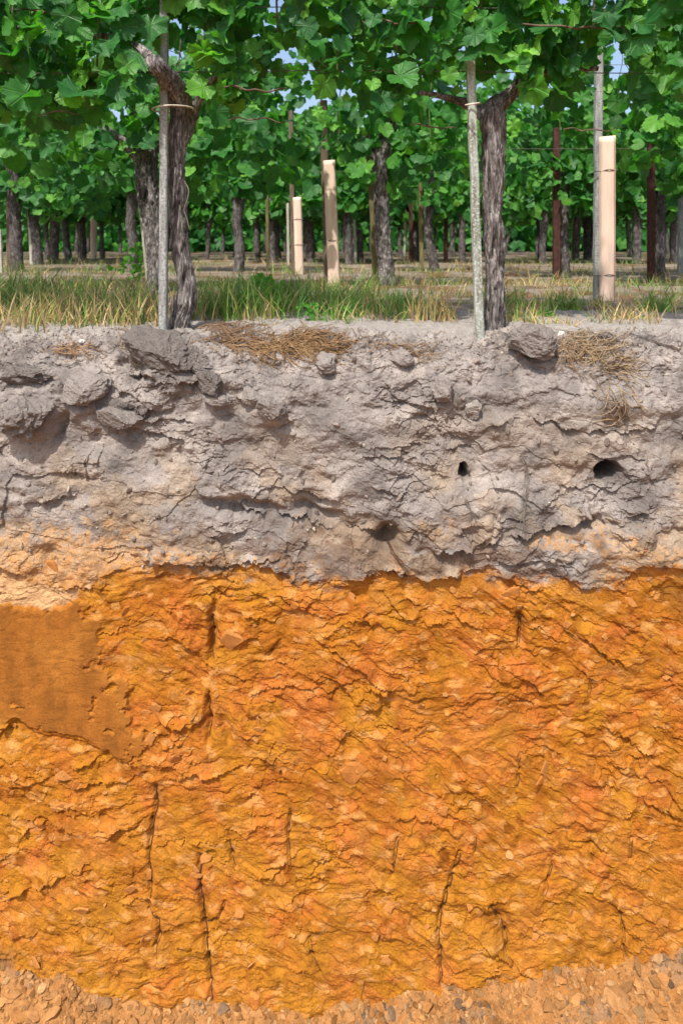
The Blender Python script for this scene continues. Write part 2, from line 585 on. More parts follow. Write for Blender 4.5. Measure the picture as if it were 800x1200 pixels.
sv_list = []
s_edge = ps[2]
sv_list = np.concatenate([np.arange(0, s_edge, 0.008), np.arange(s_edge, ps[-1], 0.0027)])
xin = np.arange(-1.10, 1.1001, 0.0028)
xo = 1.10 + np.cumsum(np.concatenate([np.linspace(0.003, 0.007, 90), np.geomspace(0.008, 0.16, 40)]))
xv = np.concatenate([-xo[::-1], xin, xo])
X, S = np.meshgrid(xv, sv_list)
Y0, Z0 = np.interp(S, S_fine, py_f), np.interp(S, S_fine, pz_f)
NY, NZ = np.interp(S, S_fine, ny_f), np.interp(S, S_fine, nz_f)
PX = CXP + X / (DC + Y0) * FPX
PY = np.interp(S, S_fine, rowpx_f)
PX, PY = PX.astype(np.float32), PY.astype(np.float32)

MM = 0.001
KS = 0.58                                                   # share of the photographed brightness that is the soil's own colour
wx = fbm(PX / 34, PY / 34, 11, 3) * 9
wy = fbm(PX / 34 + 50, PY / 34, 12, 3) * 9
fx_, fy_ = PX + wx, PY + wy


def facet(scale, seed, aniso=1.0, angle=0.0, tilt=1.0, bias=0.5, step=0.7, warp=1.0):
    a = math.radians(angle)
    x_, y_ = PX + wx * warp, PY + wy * warp
    u = (x_ * math.cos(a) + y_ * math.sin(a)) / (scale * aniso)
    v = (-x_ * math.sin(a) + y_ * math.cos(a)) / scale
    f1, f2, dx, dy, r1, r2, r3 = worley(u, v, seed)
    h = step * (r1 - 0.5) + tilt * ((r2 - 0.5) * 1.4 * dx + ((r3 - 0.5) * 1.2 + bias) * dy)
    return h, f2 - f1, r1, r2, r3


# where the grey topsoil ends and the orange subsoil starts (photograph columns, rows)
bx = [-900, 0, 40, 75, 100, 130, 160, 200, 250, 300, 350, 385, 420, 450, 478, 500, 540, 580, 620, 660, 700, 722, 745, 800, 1700]
by = [668, 668, 682, 690, 684, 670, 667, 668, 671, 667, 679, 685, 677, 667, 671, 683, 669, 674, 680, 683, 690, 681, 668, 662, 672]
BND = np.interp(PX, bx, by) + fbm(PX / 26, PY / 26, 21, 5, 0.62) * 20
below = PY - BND                                             # > 0 in the subsoil
sub = below > 0

# ---- relief of the topsoil
g1 = fbm(PX / 150, PY / 120, 31, 4)
bil = np.abs(fbm(PX / 55, PY / 48, 33, 4))
fA, eA, a1, a2, a3 = facet(46, 41, 1.5, 6, 1.0, 0.55, 0.8)
fB, eB, b1, b2, b3 = facet(19, 42, 1.3, -8, 1.0, 0.5, 0.8)
fC, eC, c1_, c2_, c3_ = facet(8.5, 43, 1.2, 0, 1.0, 0.35, 0.9)
rough_m = smooth(0.03, 0.32, fbm(PX / 110, PY / 80, 44, 3))
crumb = fbm(PX / 7.0, PY / 6.0, 45, 4, 0.6)
upper = 1 - smooth(405, 490, PY)
crumb2 = fbm(PX / 3.2, PY / 2.8, 47, 2, 0.6)
Hg = 22 * g1 - 18 * (0.25 - bil) + (2.2 + 11 * rough_m) * fA + (1.4 + 7.5 * rough_m + 3 * upper) * fB + (1.0 + 4.4 * rough_m + 3 * upper) * fC + (2.6 + 3.2 * upper + 2.0 * rough_m) * crumb + (1.0 + 1.2 * rough_m) * crumb2
Hg += 20 * np.abs(fbm(PX / 80, PY / 62, 48, 3)) + 16 * fbm(PX / 60, PY / 46, 49, 3) + 14 * (facet(78, 44, 1.25, 10, 1.0, 0.55, 0.75)[0]) * smooth(-0.15, 0.2, fbm(PX / 160, PY / 110, 50, 2) + 0.3 * smooth(560, 420, PY) * 0 + 0.15 * (PX < 330))
Hg += fbm(PX / 26, PY / 22, 46, 4) * (7 + 8 * rough_m + 12 * upper)


def bump(cx, cy, rx, ry, amp, sharp=2.0, ang=0.0):
    a = math.radians(ang)
    dx, dy = fx_ - cx, fy_ - cy
    u = (dx * math.cos(a) + dy * math.sin(a)) / rx
    v = (-dx * math.sin(a) + dy * math.cos(a)) / ry
    return amp * np.exp(-((u * u + v * v) ** sharp))


def ledge(pts, amp, w, lip=3.0):
    """soil proud above a ragged line that runs across the face, falling back below it"""
    xs = [p[0] for p in pts]; ys = [p[1] for p in pts]
    out = np.zeros_like(PX)
    ra = np.where((PY[:, 0] > min(ys) - 110) & (PY[:, 0] < max(ys) + 70))[0]
    ca = np.where((PX.max(0) > xs[0]) & (PX.min(0) < xs[-1]))[0]
    if len(ra) == 0 or len(ca) == 0: return out
    sl = (slice(ra[0], ra[-1] + 1), slice(ca[0], ca[-1] + 1))
    X_, Y_ = PX[sl], PY[sl]
    yl = np.interp(X_, xs, ys) + fbm(X_ / 13, Y_ / 60, 51 + int(xs[0]), 3) * 9
    ends = smooth(xs[0], xs[0] + 25, X_) * (1 - smooth(xs[-1] - 25, xs[-1], X_))
    brk = smooth(-0.35, 0.15, fbm(X_ / 30, Y_ / 30, 53 + int(xs[0]), 2))
    d = yl - Y_
    out[sl] = ends * amp * brk * np.where(d > 0, np.exp(-np.abs(d) / w), -0.55 * np.exp(-np.abs(d) / (w * 0.45))) * (0.7 + 0.6 * (a1[sl] - 0.2))
    return out


for b_ in ((32, 480, 36, 30, 16, 2.0, 0), (92, 462, 34, 24, 20, 2, -20), (120, 480, 36, 22, 18, 2, 10), (222, 432, 62, 30, 30, 2, 12), (165, 462, 30, 28, 20, 1.6, -20),
           (290, 462, 40, 24, 20, 1.6, 25), (320, 480, 26, 18, 14, 2, 20), (255, 495, 50, 26, 14, 1.4, 0), (540, 455, 44, 26, 18, 1.4, 10), (640, 470, 70, 26, 16, 1.4, 6),
           (590, 505, 46, 20, 14, 1.6, 4), (660, 530, 60, 26, 16, 1.5, -5), (505, 600, 60, 34, 18, 1.4, -15), (400, 500, 70, 60, 16, 1.1, 0), (760, 470, 50, 34, 14, 1.5, 0),
           (600, 590, 80, 26, 14, 1.5, -8), (40, 555, 60, 34, 18, 1.5, 0), (190, 600, 60, 50, 10, 1.2, 0), (620, 650, 90, 24, 14, 1.6, 4), (720, 640, 60, 24, 12, 1.6, 0)):
    Hg = Hg + bump(*b_)
for b_ in ((72, 500, 5, 20, -30, 1.2, 14), (85, 458, 20, 6, -18, 1.5, 40), (158, 436, 13, 17, -46, 1.5, -25), (120, 515, 50, 22, -12, 1.3, 0), (285, 594, 48, 11, -40, 1.5, 8),
           (370, 602, 34, 10, -36, 1.5, 20), (452, 630, 15, 13, -70, 1.3, 0), (425, 612, 30, 8, -18, 1.4, -15), (465, 600, 10, 22, -14, 1.3, 0), (735, 440, 26, 16, -14, 1.3, 0),
           (372, 585, 22, 7, -18, 1.5, 10), (60, 655, 10, 14, -16, 1.5, 0), (560, 440, 14, 14, -14, 1.5, 0), (692, 612, 18, 8, -40, 1.4, 10), (710, 570, 26, 16, -16, 1.3, 0)):
    Hg = Hg + bump(*b_)
for l_ in (([(530, 646), (585, 628), (640, 620), (690, 606), (735, 618)], 26, 22), ([(238, 582), (290, 598), (350, 606), (392, 622)], 20, 18), ([(395, 618), (440, 622), (480, 645), (560, 640)], 20, 18),
           ([(-300, 572), (0, 584), (55, 588), (100, 572)], 14, 20), ([(140, 640), (170, 656), (260, 662), (340, 652)], 16, 14), ([(90, 515), (140, 498), (200, 490), (240, 500)], 14, 18),
           ([(280, 560), (340, 575), (420, 590)], 12, 14), ([(560, 500), (620, 490), (700, 508), (780, 500)], 11, 16), ([(640, 560), (680, 575), (760, 560), (900, 570)], 9, 16),
           ([(140, 430), (175, 445), (240, 450), (300, 470), (345, 490)], 22, 16), ([(-400, 660), (0, 672), (30, 690), (70, 704), (110, 700)], 10, 14), ([(420, 560), (470, 580), (520, 576)], 8, 14),
           ([(-900, 640), (-700, 650), (-500, 655), (-200, 640)], 20, 20), ([(900, 620), (1100, 640), (1400, 620)], 20, 20), ([(-900, 480), (-600, 500), (-200, 470)], 18, 20), ([(880, 480), (1200, 500), (1500, 470)], 18, 20)):
    Hg = Hg + ledge(*l_)
# overhanging bottom edge of the topsoil
Hg = Hg + (12 + 16 * np.exp(-((PX - 450) / 130) ** 2)) * np.exp(-np.clip(-below, 0, None) / 14) * smooth(-0.35, 0.25, fbm(PX / 60, PX * 0, 61, 2))

# ---- relief of the orange clay: chips left by the digger, slanting down to the right in the middle, level on the left
mab = smooth(-0.10, 0.10, fbm(PX / 130, PY / 110, 70, 3) + 0.12 * (PX > 330))
dA1 = facet(62, 71, 2.0, 28, 1.0, 0.5, 0.7, 1.3)[0]; dB1 = facet(56, 171, 1.8, -14, 1.0, 0.5, 0.7, 1.3)[0]
d1 = dA1 * mab + dB1 * (1 - mab)
dA2, e2, q1, q2, q3 = facet(30, 72, 2.1, 34, 1.0, 0.45, 0.8, 1.2)
dB2 = facet(28, 172, 1.9, -10, 1.0, 0.5, 0.8, 1.2)[0]
d2 = dA2 * mab + dB2 * (1 - mab)
d3, e3, r1_, r2_, r3_ = facet(14, 73, 1.9, 22, 1.0, 0.45, 0.9, 1.0)
d4, e4, s1_, s2_, s3_ = facet(7.0, 74, 1.4, 0, 1.0, 0.4, 1.0, 0.7)
m1 = 0.45 + 0.9 * smooth(-0.25, 0.3, fbm(PX / 90, PY / 90, 75, 3))
m3 = 0.06 + 1.15 * smooth(-0.12, 0.28, fbm(PX / 46, PY / 46, 87, 3))
m2 = 0.15 + 1.3 * smooth(-0.12, 0.3, fbm(PX / 50, PY / 50, 76, 3))
Ho = 13 * fbm(PX / 170, PY / 150, 77, 3) + m1 * 8.0 * d1 + m2 * 8.5 * d2 + m3 * 7.5 * d3 + (0.25 + m3) * 3.6 * d4 + 3.0 * fbm(PX / 6, PY / 5, 78, 4, 0.62) + 1.0 * fbm(PX / 2.8, PY / 2.5, 86, 2)
ca35, sa35 = math.cos(math.radians(38)), math.sin(math.radians(38))
us, vs = (PX + wx) * ca35 + (PY + wy) * sa35, -(PX + wx) * sa35 + (PY + wy) * ca35
st_a = fbm(us / 46, vs / 11, 88, 4)                          # spade strokes slanting down to the right
us2, vs2 = (PX + wx) * 0.966 - (PY + wy) * 0.26, (PX + wx) * 0.26 + (PY + wy) * 0.966
st_b = fbm(us2 / 50, vs2 / 13, 89, 4)                        # nearly level ones at the left
Ho += 13 * (st_a * mab + st_b * (1 - mab)) + 13 * fbm(PX / 42, PY / 34, 79, 3)
rl = np.random.default_rng(190)
for _ in range(95):                                          # broken lips where chunks came away
    lx, ly, ln = rl.uniform(-60, 860), rl.uniform(700, 1150), rl.uniform(28, 110)
    sl_ = rl.normal(0.38, 0.3) if lx > 330 else rl.normal(0.0, 0.25)
    mid_ = rl.normal(0, 7)
    Ho = Ho + ledge([(lx - ln / 2, ly - sl_ * ln / 2), (lx, ly + mid_), (lx + ln / 2, ly + sl_ * ln / 2)], rl.uniform(7, 19), rl.uniform(7, 16))
Ho = Ho * (0.54 + 0.38 * smooth(-0.2, 0.25, fbm(PX / 95, PY / 75, 191, 3)))
# smeared smooth patch at the left, its lower edge broken away
sm_low = np.interp(PX, [-500, -200, 0, 18, 45, 72, 100, 125, 148, 165], [800, 870, 852, 843, 858, 862, 868, 882, 896, 905]) + fbm(PX / 14, PX * 0 + 3, 81, 3) * 7
sm_right = np.interp(PY, [690, 705, 740, 780, 820, 870, 905], [95, 105, 120, 118, 150, 160, 168]) + fbm(PX / 22, PY / 22, 82, 4) * 46
sm_top = np.interp(PX, [-500, 0, 30, 60, 80, 150], [700, 706, 712, 716, 706, 700]) + fbm(PX / 14, PX * 0 + 9, 83, 2) * 8
smear = smooth(0, 5, sm_low - PY) * smooth(-5, 7, sm_right - PX) * smooth(-2, 4, PY - sm_top) * smooth(-520, -420, PX)
smear = smear * smooth(-0.40, -0.26, fbm(PX / 24, PY / 20, 183, 4) + 0.25 * smooth(10, 60, np.minimum(sm_right - PX, sm_low - PY)))
smear_hard = smear > 0.5
Ho = Ho * (1 - smear) + smear * (9 + 0.10 * Ho + 2.2 * np.minimum(0, perlin(PX / 26, PY / 8, 180) + 0.25) + 1.2 * fbm(PX / 30, PY / 90, 84, 3) + 0.7 * fbm(PX / 14, PY / 120, 85, 2))
Ho = Ho - 9 * smooth(0, 5, PY - sm_low) * np.exp(-np.clip(PY - sm_low, 0, None) / 16) * (1 - smooth(150, 185, PX)) * smooth(-520, -420, PX)
# hollows and upright root channels in the clay
for b_ in ((248, 738, 5, 34, -20, 1.6, 4), (264, 856, 6, 22, -16, 1.6, -12), (244, 842, 5, 28, -18, 1.6, 0), (612, 738, 5, 24, -26, 1.3, 0), (588, 1085, 9, 36, -9, 1.4, -18), (270, 748, 18, 14, 7, 2.5, 0),
           (315, 930, 40, 12, -8, 1.3, -10), (535, 770, 40, 20, -7, 1.3, 0), (690, 860, 40, 26, -7, 1.3, 0), (790, 700, 26, 14, -16, 1.4, 0), (685, 725, 14, 10, -12, 1.5, 0)):
    Ho = Ho + bump(*b_)
ROOTS = [  # px polylines, radius mm, label
    ([(181, 925), (183, 945), (178, 965), (174, 1000), (176, 1040), (174, 1070)], 1.9, "long dark root running straight down the clay left of the forked root"),
    ([(174, 1072), (184, 1082), (187, 1100), (181, 1112), (182, 1126)], 1.6, "short crooked dark root low in the clay below the long straight root"),
    ([(233, 1008), (234, 1045), (240, 1085), (244, 1125), (248, 1185)], 2.6, "thick dark root reaching down to the debris on the pit floor, left half"),
    ([(242, 1088), (252, 1082), (260, 1072), (263, 1062)], 1.6, "short side root curling up right from the thick dark root"),
    ([(268, 990), (271, 1005), (275, 1020)], 2.0, "stubby dark root above the side root in the clay"),
    ([(538, 998), (533, 1020), (525, 1045), (518, 1068), (514, 1095), (517, 1120), (518, 1158)], 2.2, "long dark root slanting down left through the clay right of centre"),
    ([(575, 1062), (586, 1080), (593, 1098), (593, 1118)], 2.2, "short dark root in a brown stain right of the long slanting root"),
    ([(466, 985), (463, 1005), (459, 1028)], 1.3, "thin pale brown root high left of the long slanting root"),
    ([(557, 980), (556, 1000)], 1.4, "tiny upright dark root above the long slanting root"),
    ([(648, 1012), (642, 1032), (638, 1050)], 1.3, "thin slanting root in the reddish clay at lower right"),
    ([(740, 985), (740, 1010)], 1.6, "tiny upright dark root at the right of the lower clay"),
    ([(728, 1075), (733, 1095), (731, 1112), (735, 1130)], 1.4, "fine dark root just above the debris at lower right"),
    ([(612, 727), (613, 745), (609, 762)], 2.2, "short thick dark root near the top of the clay, right half"),
    ([(246, 728), (249, 742), (247, 775)], 2.2, "dark root in a cleft beside the smooth square clay face"),
    ([(244, 825), (246, 848), (243, 868)], 2.0, "dark root in a cleft right of the smeared clay patch"),
    ([(363, 1100), (366, 1120), (375, 1140)], 1.3, "thin hooked root in the lower clay near the middle"),
    ([(340, 950), (338, 985), (340, 1022)], 1.4, "thin pale speckled root upright in the clay near the middle"),
    ([(607, 885), (609, 902), (606, 925)], 1.2, "fine dark root halfway up the clay, right half"),
    ([(693, 795), (692, 820)], 1.2, "fine upright root near the right edge below the grey soil"),
    ([(328, 752), (318, 765), (312, 772)], 1.3, "short slanting root in the upper clay left of centre"),
]
for pts, rad, lb in ROOTS:
    for (xa, ya), (xb, yb) in zip(pts[:-1], pts[1:]):
        L2 = (xb - xa) ** 2 + (yb - ya) ** 2
        sel = (PX > min(xa, xb) - 20) & (PX < max(xa, xb) + 20) & (PY > min(ya, yb) - 20) & (PY < max(ya, yb) + 20)
        x_, y_ = PX[sel], PY[sel]
        t_ = np.clip(((x_ - xa) * (xb - xa) + (y_ - ya) * (yb - ya)) / L2, 0, 1)
        d_ = np.hypot(x_ - xa - t_ * (xb - xa), y_ - ya - t_ * (yb - ya))
        Ho[sel] = Ho[sel] - np.minimum(13, 5.0 * rad) * (0.55 + 0.9 * s1_[sel]) * np.exp(-(d_ / (1.1 + rad * 0.9)) ** 2)

HH = np.where(sub, Ho - 2, Hg)
tr_ = smooth(-4, 4, below)
HH = Hg * (1 - tr_) + (Ho - 4) * tr_
# two animal burrows
for cx, cy, rx, ry, dep in ((543, 553, 8.5, 10, 110), (710, 551, 17, 12, 140)):
    q = np.sqrt(((fx_ * 0.9 + PX * 0.1 - cx) / rx) ** 2 + ((fy_ * 0.9 + PY * 0.1 - cy) / ry) ** 2) + 0.22 * fbm(PX / 9, PY / 9, 97, 3)
    HH = HH - dep * (1 - smooth(0.45, 1.12, q))
# ground strip behind the edge
gs = smooth(0.0, 0.12, Y0 + 0.02)
HH = HH * (1 - gs) + gs * (5 * fbm(PX / 60, S * 14, 91, 4) + 9 * fbm(X * 22, S * 22, 92, 4) + 3 * fbm(X * 90, S * 90, 93, 3))
side = smooth(0, 1, (np.abs(X) - 1.15) / 0.6)
Yw, Zw = Y0 + NY * HH * MM, Z0 + NZ * HH * MM
Xw = X + fbm(PX / 9, PY / 9, 95, 3) * 0.0035

# ---- own colours of the soil
def C3(*c): return lin(*c)[None, None, :]


def blend(c, col, m):
    return c * (1 - m[..., None]) + col * m[..., None]


n_a = fbm(PX / 60, PY / 45, 101, 5)
n_b = fbm(PX / 17, PY / 14, 102, 4)
n_c = fbm(PX / 120, PY / 90, 103, 4)
cg = np.broadcast_to(C3(162, 153, 147), X.shape + (3,)).copy()
cg = blend(cg, C3(114, 107, 103), 0.85 * smooth(0.0, 0.35, n_a) * (0.5 + 0.5 * a2))
cg = blend(cg, C3(192, 181, 172), 0.75 * smooth(0.05, 0.4, -n_a))
cg = blend(cg, C3(106, 101, 100), 0.6 * smooth(0.1, 0.4, n_b) * (1 - smooth(395, 500, PY)))
cg = blend(cg, C3(184, 161, 134), 0.75 * smooth(470, 620, PY + 60 * n_c) * smooth(-0.15, 0.25, n_c + 0.25 * (b1 - 0.5)))
pale_top = (1 - smooth(388, 402, PY + 8 * n_b))
cg = blend(cg, C3(182, 174, 166), 0.8 * pale_top * smooth(-0.2, 0.2, n_a + 0.1))
# orange working up into the grey, mostly at the lower left and along a band at the right
band = smooth(590, 655, PY + 30 * n_b) * (1 - smooth(120, 300, PX)) + 0.85 * smooth(630, 665, PY + 20 * n_b) * (1 - smooth(330, 430, PX)) \
    + smooth(590, 640, PY) * smooth(665, 720, PX) * 0.7 + 0.9 * np.exp(-(((PX - 655) / 45) ** 2 + ((PY - 634) / 14) ** 2)) + 0.75 * np.exp(-(((PX - 500) / 60) ** 2 + ((PY - 612) / 24) ** 2)) * 0.6
fine = smooth(-0.25, 0.2, crumb + 0.5 * crumb2)
spot = fine * smooth(0.30, 0.62, np.clip(band, 0, 1) * 0.62 + 0.45 * (b3 - 0.25) + 0.5 * n_b)
cg = blend(cg, C3(206, 166, 122), np.clip(spot * smooth(0.10, 0.5, band), 0, 1) * 0.8)
cg = blend(cg, C3(208, 170, 128), 0.8 * smooth(600, 650, PY + 35 * n_b) * (1 - smooth(90, 230, PX + 40 * n_c)))
cg = blend(cg, C3(214, 160, 104), 0.7 * smooth(640, 668, PY + 22 * n_b) * (1 - smooth(200, 320, PX + 40 * n_c)) * smooth(-0.2, 0.1, n_b))
spot2 = fine * smooth(0.55, 0.85, np.clip(band, 0, 1) * 0.5 + 0.5 * c1_ + 0.35 * n_b)
cg = blend(cg, C3(200, 146, 90), spot2 * smooth(0.35, 0.8, band) * 0.65)
cg = blend(cg, C3(124, 74, 40), 0.7 * smooth(0.25, 0.5, fbm(PX / 30, PY / 14, 105, 3)) * smooth(600, 650, PY) * (1 - smooth(0, 400, np.abs(PX - 420))))
stain = smooth(0.1, 0.5, fbm(PX / 45, PY / 22, 106, 4) + 0.55 * np.exp(-((PX - 430) / 190) ** 2)) * smooth(585, 655, PY + 25 * n_b)
cg = blend(cg, C3(112, 88, 70), 0.7 * stain)

co = np.broadcast_to(C3(194, 122, 44), X.shape + (3,)).copy()
o1, o2, o3 = fbm(PX / 75, PY / 75, 111, 4), fbm(PX / 38, PY / 38, 112, 4), fbm(PX / 22, PY / 20, 113, 4)
co = blend(co, C3(199, 134, 46), smooth(-0.1, 0.3, o1 + 0.25 * smooth(850, 1150, PY)))
co = blend(co, C3(210, 120, 68), 0.5 * smooth(0.12, 0.36, o2 + 0.18 * (q2 - 0.5)))
co = blend(co, C3(146, 84, 26), 0.85 * smooth(0.06, 0.4, o3 + 0.2 * (r2_ - 0.5)))
co = blend(co, C3(190, 132, 42), 0.5 * smooth(0.1, 0.4, -o2 + 0.2 * (q1 - 0.5)))
co = blend(co, C3(212, 148, 82), 0.42 * smooth(0.74, 0.9, r1_ + 0.35 * o3))
co = blend(co, C3(224, 166, 100), 0.7 * smooth(0.93, 0.98, s1_ + 0.12 * o3))
co = blend(co, C3(224, 160, 84), 0.7 * (1 - smooth(3, 34, below)) * smooth(-0.2, 0.2, n_b + 0.1))
co = blend(co, C3(104, 56, 20), 0.75 * np.exp(-(((PX - 584) / 16) ** 2 + ((PY - 1090) / 34) ** 2)) * smooth(-0.2, 0.2, n_b))
co = blend(co, C3(100, 58, 28), 0.7 * np.exp(-(((PX - 795) / 24) ** 2 + ((PY - 702) / 20) ** 2)))
cs = np.broadcast_to(C3(184, 117, 52), X.shape + (3,)).copy()
cs = blend(cs, C3(166, 106, 48), smooth(-0.1, 0.3, fbm(PX / 26, PY / 120, 121, 3)))
cs = blend(cs, C3(150, 98, 46), 0.4 * smooth(0.05, 0.4, fbm((PX + 2.5 * wx) / 19, (PY + 2 * wy) / 120, 123, 4)))
cs = blend(cs, C3(140, 84, 36), 0.5 * smooth(0.2, 0.45, fbm(PX / 40, PY / 14, 124, 4)))
cs = blend(cs, C3(196, 130, 60), 0.7 * smooth(0.05, 0.35, fbm(PX / 60, PY / 90, 122, 3)))
co = blend(co, C3(158, 92, 28), 0.45 * smooth(0.05, 0.4, fbm(PX / 110, PY / 80, 114, 4)))
co = blend(co, C3(212, 122, 70), 0.45 * smooth(0.0, 0.35, fbm(PX / 65, PY / 85, 115, 4) + 0.16 * np.exp(-(((PX - 420) / 260) ** 2 + ((PY - 850) / 150) ** 2))) * (0.6 + 0.4 * r2_))
co = blend(co, C3(204, 142, 54), 0.4 * smooth(-0.05, 0.3, fbm(PX / 80, PY / 60, 116, 4) + 0.3 * smooth(900, 1150, PY) - 0.1))
co = blend(co, C3(228, 168, 108), 0.65 * smooth(0.17, 0.38, fbm(PX / 26, PY / 13, 117, 4)))
co = co * np.array([0.96, 0.93, 0.74])
co = blend(co, cs * np.array([0.94, 0.93, 0.78]), smear)
co = blend(co, C3(132, 104, 78), 0.9 * np.exp(-(((PX - 2) / 20) ** 2 + ((PY - 1150) / 34) ** 2)) * smooth(-0.3, 0.1, n_b))
# pale dry crust left hanging above the smeared patch
crust = smooth(0, 3, sm_top - PY) * smooth(-6, 2, 92 - PX + 20 * n_b) * smooth(-4, 4, below) * smooth(-520, -420, PX)
co = blend(co, C3(226, 180, 130), crust)
tc_ = np.clip(smooth(-9, 9, below + 14 * n_b + 9 * crumb), 0, 1)
CT = cg * (1 - tc_[..., None]) + co * tc_[..., None]
CT = CT * KS

nR, nC = X.shape
V_all = np.stack([Xw, Yw, Zw], axis=-1).reshape(-1, 3)
C_all = np.concatenate([CT.reshape(-1, 3), np.ones((nR * nC, 1))], axis=1)
ii, jj = np.meshgrid(np.arange(nR - 1), np.arange(nC - 1), indexing='ij')
q0 = (ii * nC + jj)
quads = np.stack([q0, q0 + nC, q0 + nC + 1, q0 + 1], axis=-1).reshape(-1, 4)
fsub = sub[:-1, :-1].ravel()
fsm = (smear_hard[:-1, :-1] & sub[:-1, :-1]).ravel()

soil_wall = tag(empty('soil_wall', (0, 0, 0)), "tall cut soil profile, grey topsoil over orange clay", None, None, 'structure')


def wall_part(name, mask):
    F = quads[mask]
    used, inv = np.unique(F, return_inverse=True)
    me = np_mesh(name, V_all[used], inv.reshape(-1, 4), M_WALL, False, {'col': C_all[used]})
    return link(name, me, soil_wall)


topsoil = wall_part('topsoil', ~fsub)
subsoil = wall_part('subsoil', fsub & ~fsm)
smeared = wall_part('smeared_clay', fsm)
topsoil['label'] = "lumpy dry grey topsoil above the orange clay"
subsoil['label'] = "rough chipped orange clay"
smeared['label'] = "smooth smeared brown clay patch"

# rows/columns to look up the finished surface at a spot of the photograph
rows_py = np.interp(sv_list, S_fine, rowpx_f)


def wall_at(px, py, out=0.0):
    i = int(np.clip(np.searchsorted(rows_py, py), 0, nR - 1))
    D = DC + Y0[i, 0]
    j = int(np.clip(np.searchsorted(xv, (px - CXP) / FPX * D), 0, nC - 1))
    v = V_all[i * nC + j]
    return Vector((v[0], v[1] + NY[i, j] * out, v[2] + NZ[i, j] * out))


# ------------------------------------------------------------------ ground of the vineyard and pit floor
def ground_h(x, y):
    h = 0.012 * fbm(x * 1.7, y * 1.7, 131, 4) + 0.008 * fbm(x * 8, y * 8, 132, 3)
    rowpos = np.minimum(np.abs((y + 0.95) % 1.95 - 0.95), 1.0)
    h = h + 0.012 * (1 - smooth(0.1, 0.5, rowpos)) * smooth(0.5, 1.2, y) - 0.012
    return h


ya = np.concatenate([np.arange(0.12, 3.0, 0.02), 3.0 + np.cumsum(np.geomspace(0.022, 40, 120))])
xa = np.concatenate([-4 - np.cumsum(np.geomspace(0.03, 30, 70))[::-1], np.arange(-4, 4.001, 0.025), 4 + np.cumsum(np.geomspace(0.03, 30, 70))])
GX, GY = np.meshgrid(xa, ya)
GZ = ground_h(GX, GY) * (GY < 60) - 0.02 * (GY < 0.5) * (1 - smooth(0.12, 0.45, GY))
GZ = GZ + (0.006 * fbm(GX * 22, GY * 22, 133, 3)) * (GY < 6)
gcol = np.broadcast_to(lin(160, 146, 132), GX.shape + (3,)).copy()
gn = fbm(GX * 2.2, GY * 3.5, 134, 5)
gcol = blend(gcol, C3(122, 104, 84), smooth(-0.05, 0.3, gn))
gcol = blend(gcol, C3(128, 92, 56), 0.8 * smooth(0.05, 0.3, fbm(GX * 3.1, GY * 2.3, 135, 4)))
gcol = blend(gcol, C3(96, 108, 52), 0.6 * smooth(3.2, 9, GY) * smooth(-0.1, 0.25, fbm(GX * 0.8, GY * 2.0, 136, 4)))
gcol = gcol * 0.62
ng, mg = GX.shape
gi, gj = np.meshgrid(np.arange(ng - 1), np.arange(mg - 1), indexing='ij')
g0 = gi * mg + gj
gq = np.stack([g0, g0 + 1, g0 + mg + 1, g0 + mg], axis=-1).reshape(-1, 4)
ground = link('ground', np_mesh('ground', np.stack([GX, GY, GZ], -1).reshape(-1, 3), gq, M_GROUND, True, {'col': np.concatenate([gcol.reshape(-1, 3), np.ones((ng * mg, 1))], 1)}))
tag(ground, "sandy grey vineyard ground with brown litter", None, None, 'structure')


def gz(x, y):
    return float(ground_h(np.array([x]), np.array([y]))[0])


# pit floor: crumbled soil banked against the foot of the cut
fl_x = [-900, 0, 50, 110, 165, 230, 300, 400, 440, 500, 560, 620, 660, 690, 750, 800, 1700]
fl_y = [1150, 1146, 1152, 1168, 1184, 1184, 1178, 1186, 1180, 1162, 1160, 1156, 1140, 1132, 1140, 1118, 1130]


def floor_z(x, y):
    px = CXP + x / 1.88 * FPX
    top = HC - (np.interp(px, fl_x, fl_y) - YH) / FPX * 1.875
    d = np.clip(-0.20 - y, 0, None)
    z = top - 0.42 * d
    base = -2.16 + 0.02 * fbm(x * 1.5, y * 1.5, 141, 3)
    z = np.maximum(z, base)
    z = z + 0.05 * fbm(x * 7, y * 7, 142, 5) + 0.008 * fbm(x * 28, y * 28, 143, 3)
    return z


fy = np.concatenate([np.arange(-0.10, -0.75, -0.01), -0.75 - np.cumsum(np.geomspace(0.012, 1.2, 40))])
fxx = np.concatenate([-1.3 - np.cumsum(np.geomspace(0.012, 2.0, 30))[::-1], np.arange(-1.3, 1.3001, 0.01), 1.3 + np.cumsum(np.geomspace(0.012, 2.0, 30))])
FX, FY = np.meshgrid(fxx, fy)
FZ = floor_z(FX, FY)
fcol = np.broadcast_to(lin(188, 134, 80), FX.shape + (3,)).copy()
fcol = blend(fcol, C3(176, 120, 64), smooth(-0.1, 0.3, fbm(FX * 9, FY * 9, 144, 4)))
fcol = blend(fcol, C3(150, 124, 100), 0.6 * smooth(0.12, 0.3, fbm(FX * 5, FY * 9, 145, 4)))
fcol = fcol * KS
nf_, mf_ = FX.shape
fi, fj = np.meshgrid(np.arange(nf_ - 1), np.arange(mf_ - 1), indexing='ij')
f0 = fi * mf_ + fj
fq = np.stack([f0, f0 + mf_, f0 + mf_ + 1, f0 + 1], axis=-1).reshape(-1, 4)
pit_floor = link('pit_floor', np_mesh('pit_floor', np.stack([FX, FY, FZ], -1).reshape(-1, 3), fq, M_WALL, False, {'col': np.concatenate([fcol.reshape(-1, 3), np.ones((nf_ * mf_, 1))], 1)}))
tag(pit_floor, "crumbled pale ochre floor of the pit", None, None, 'structure')

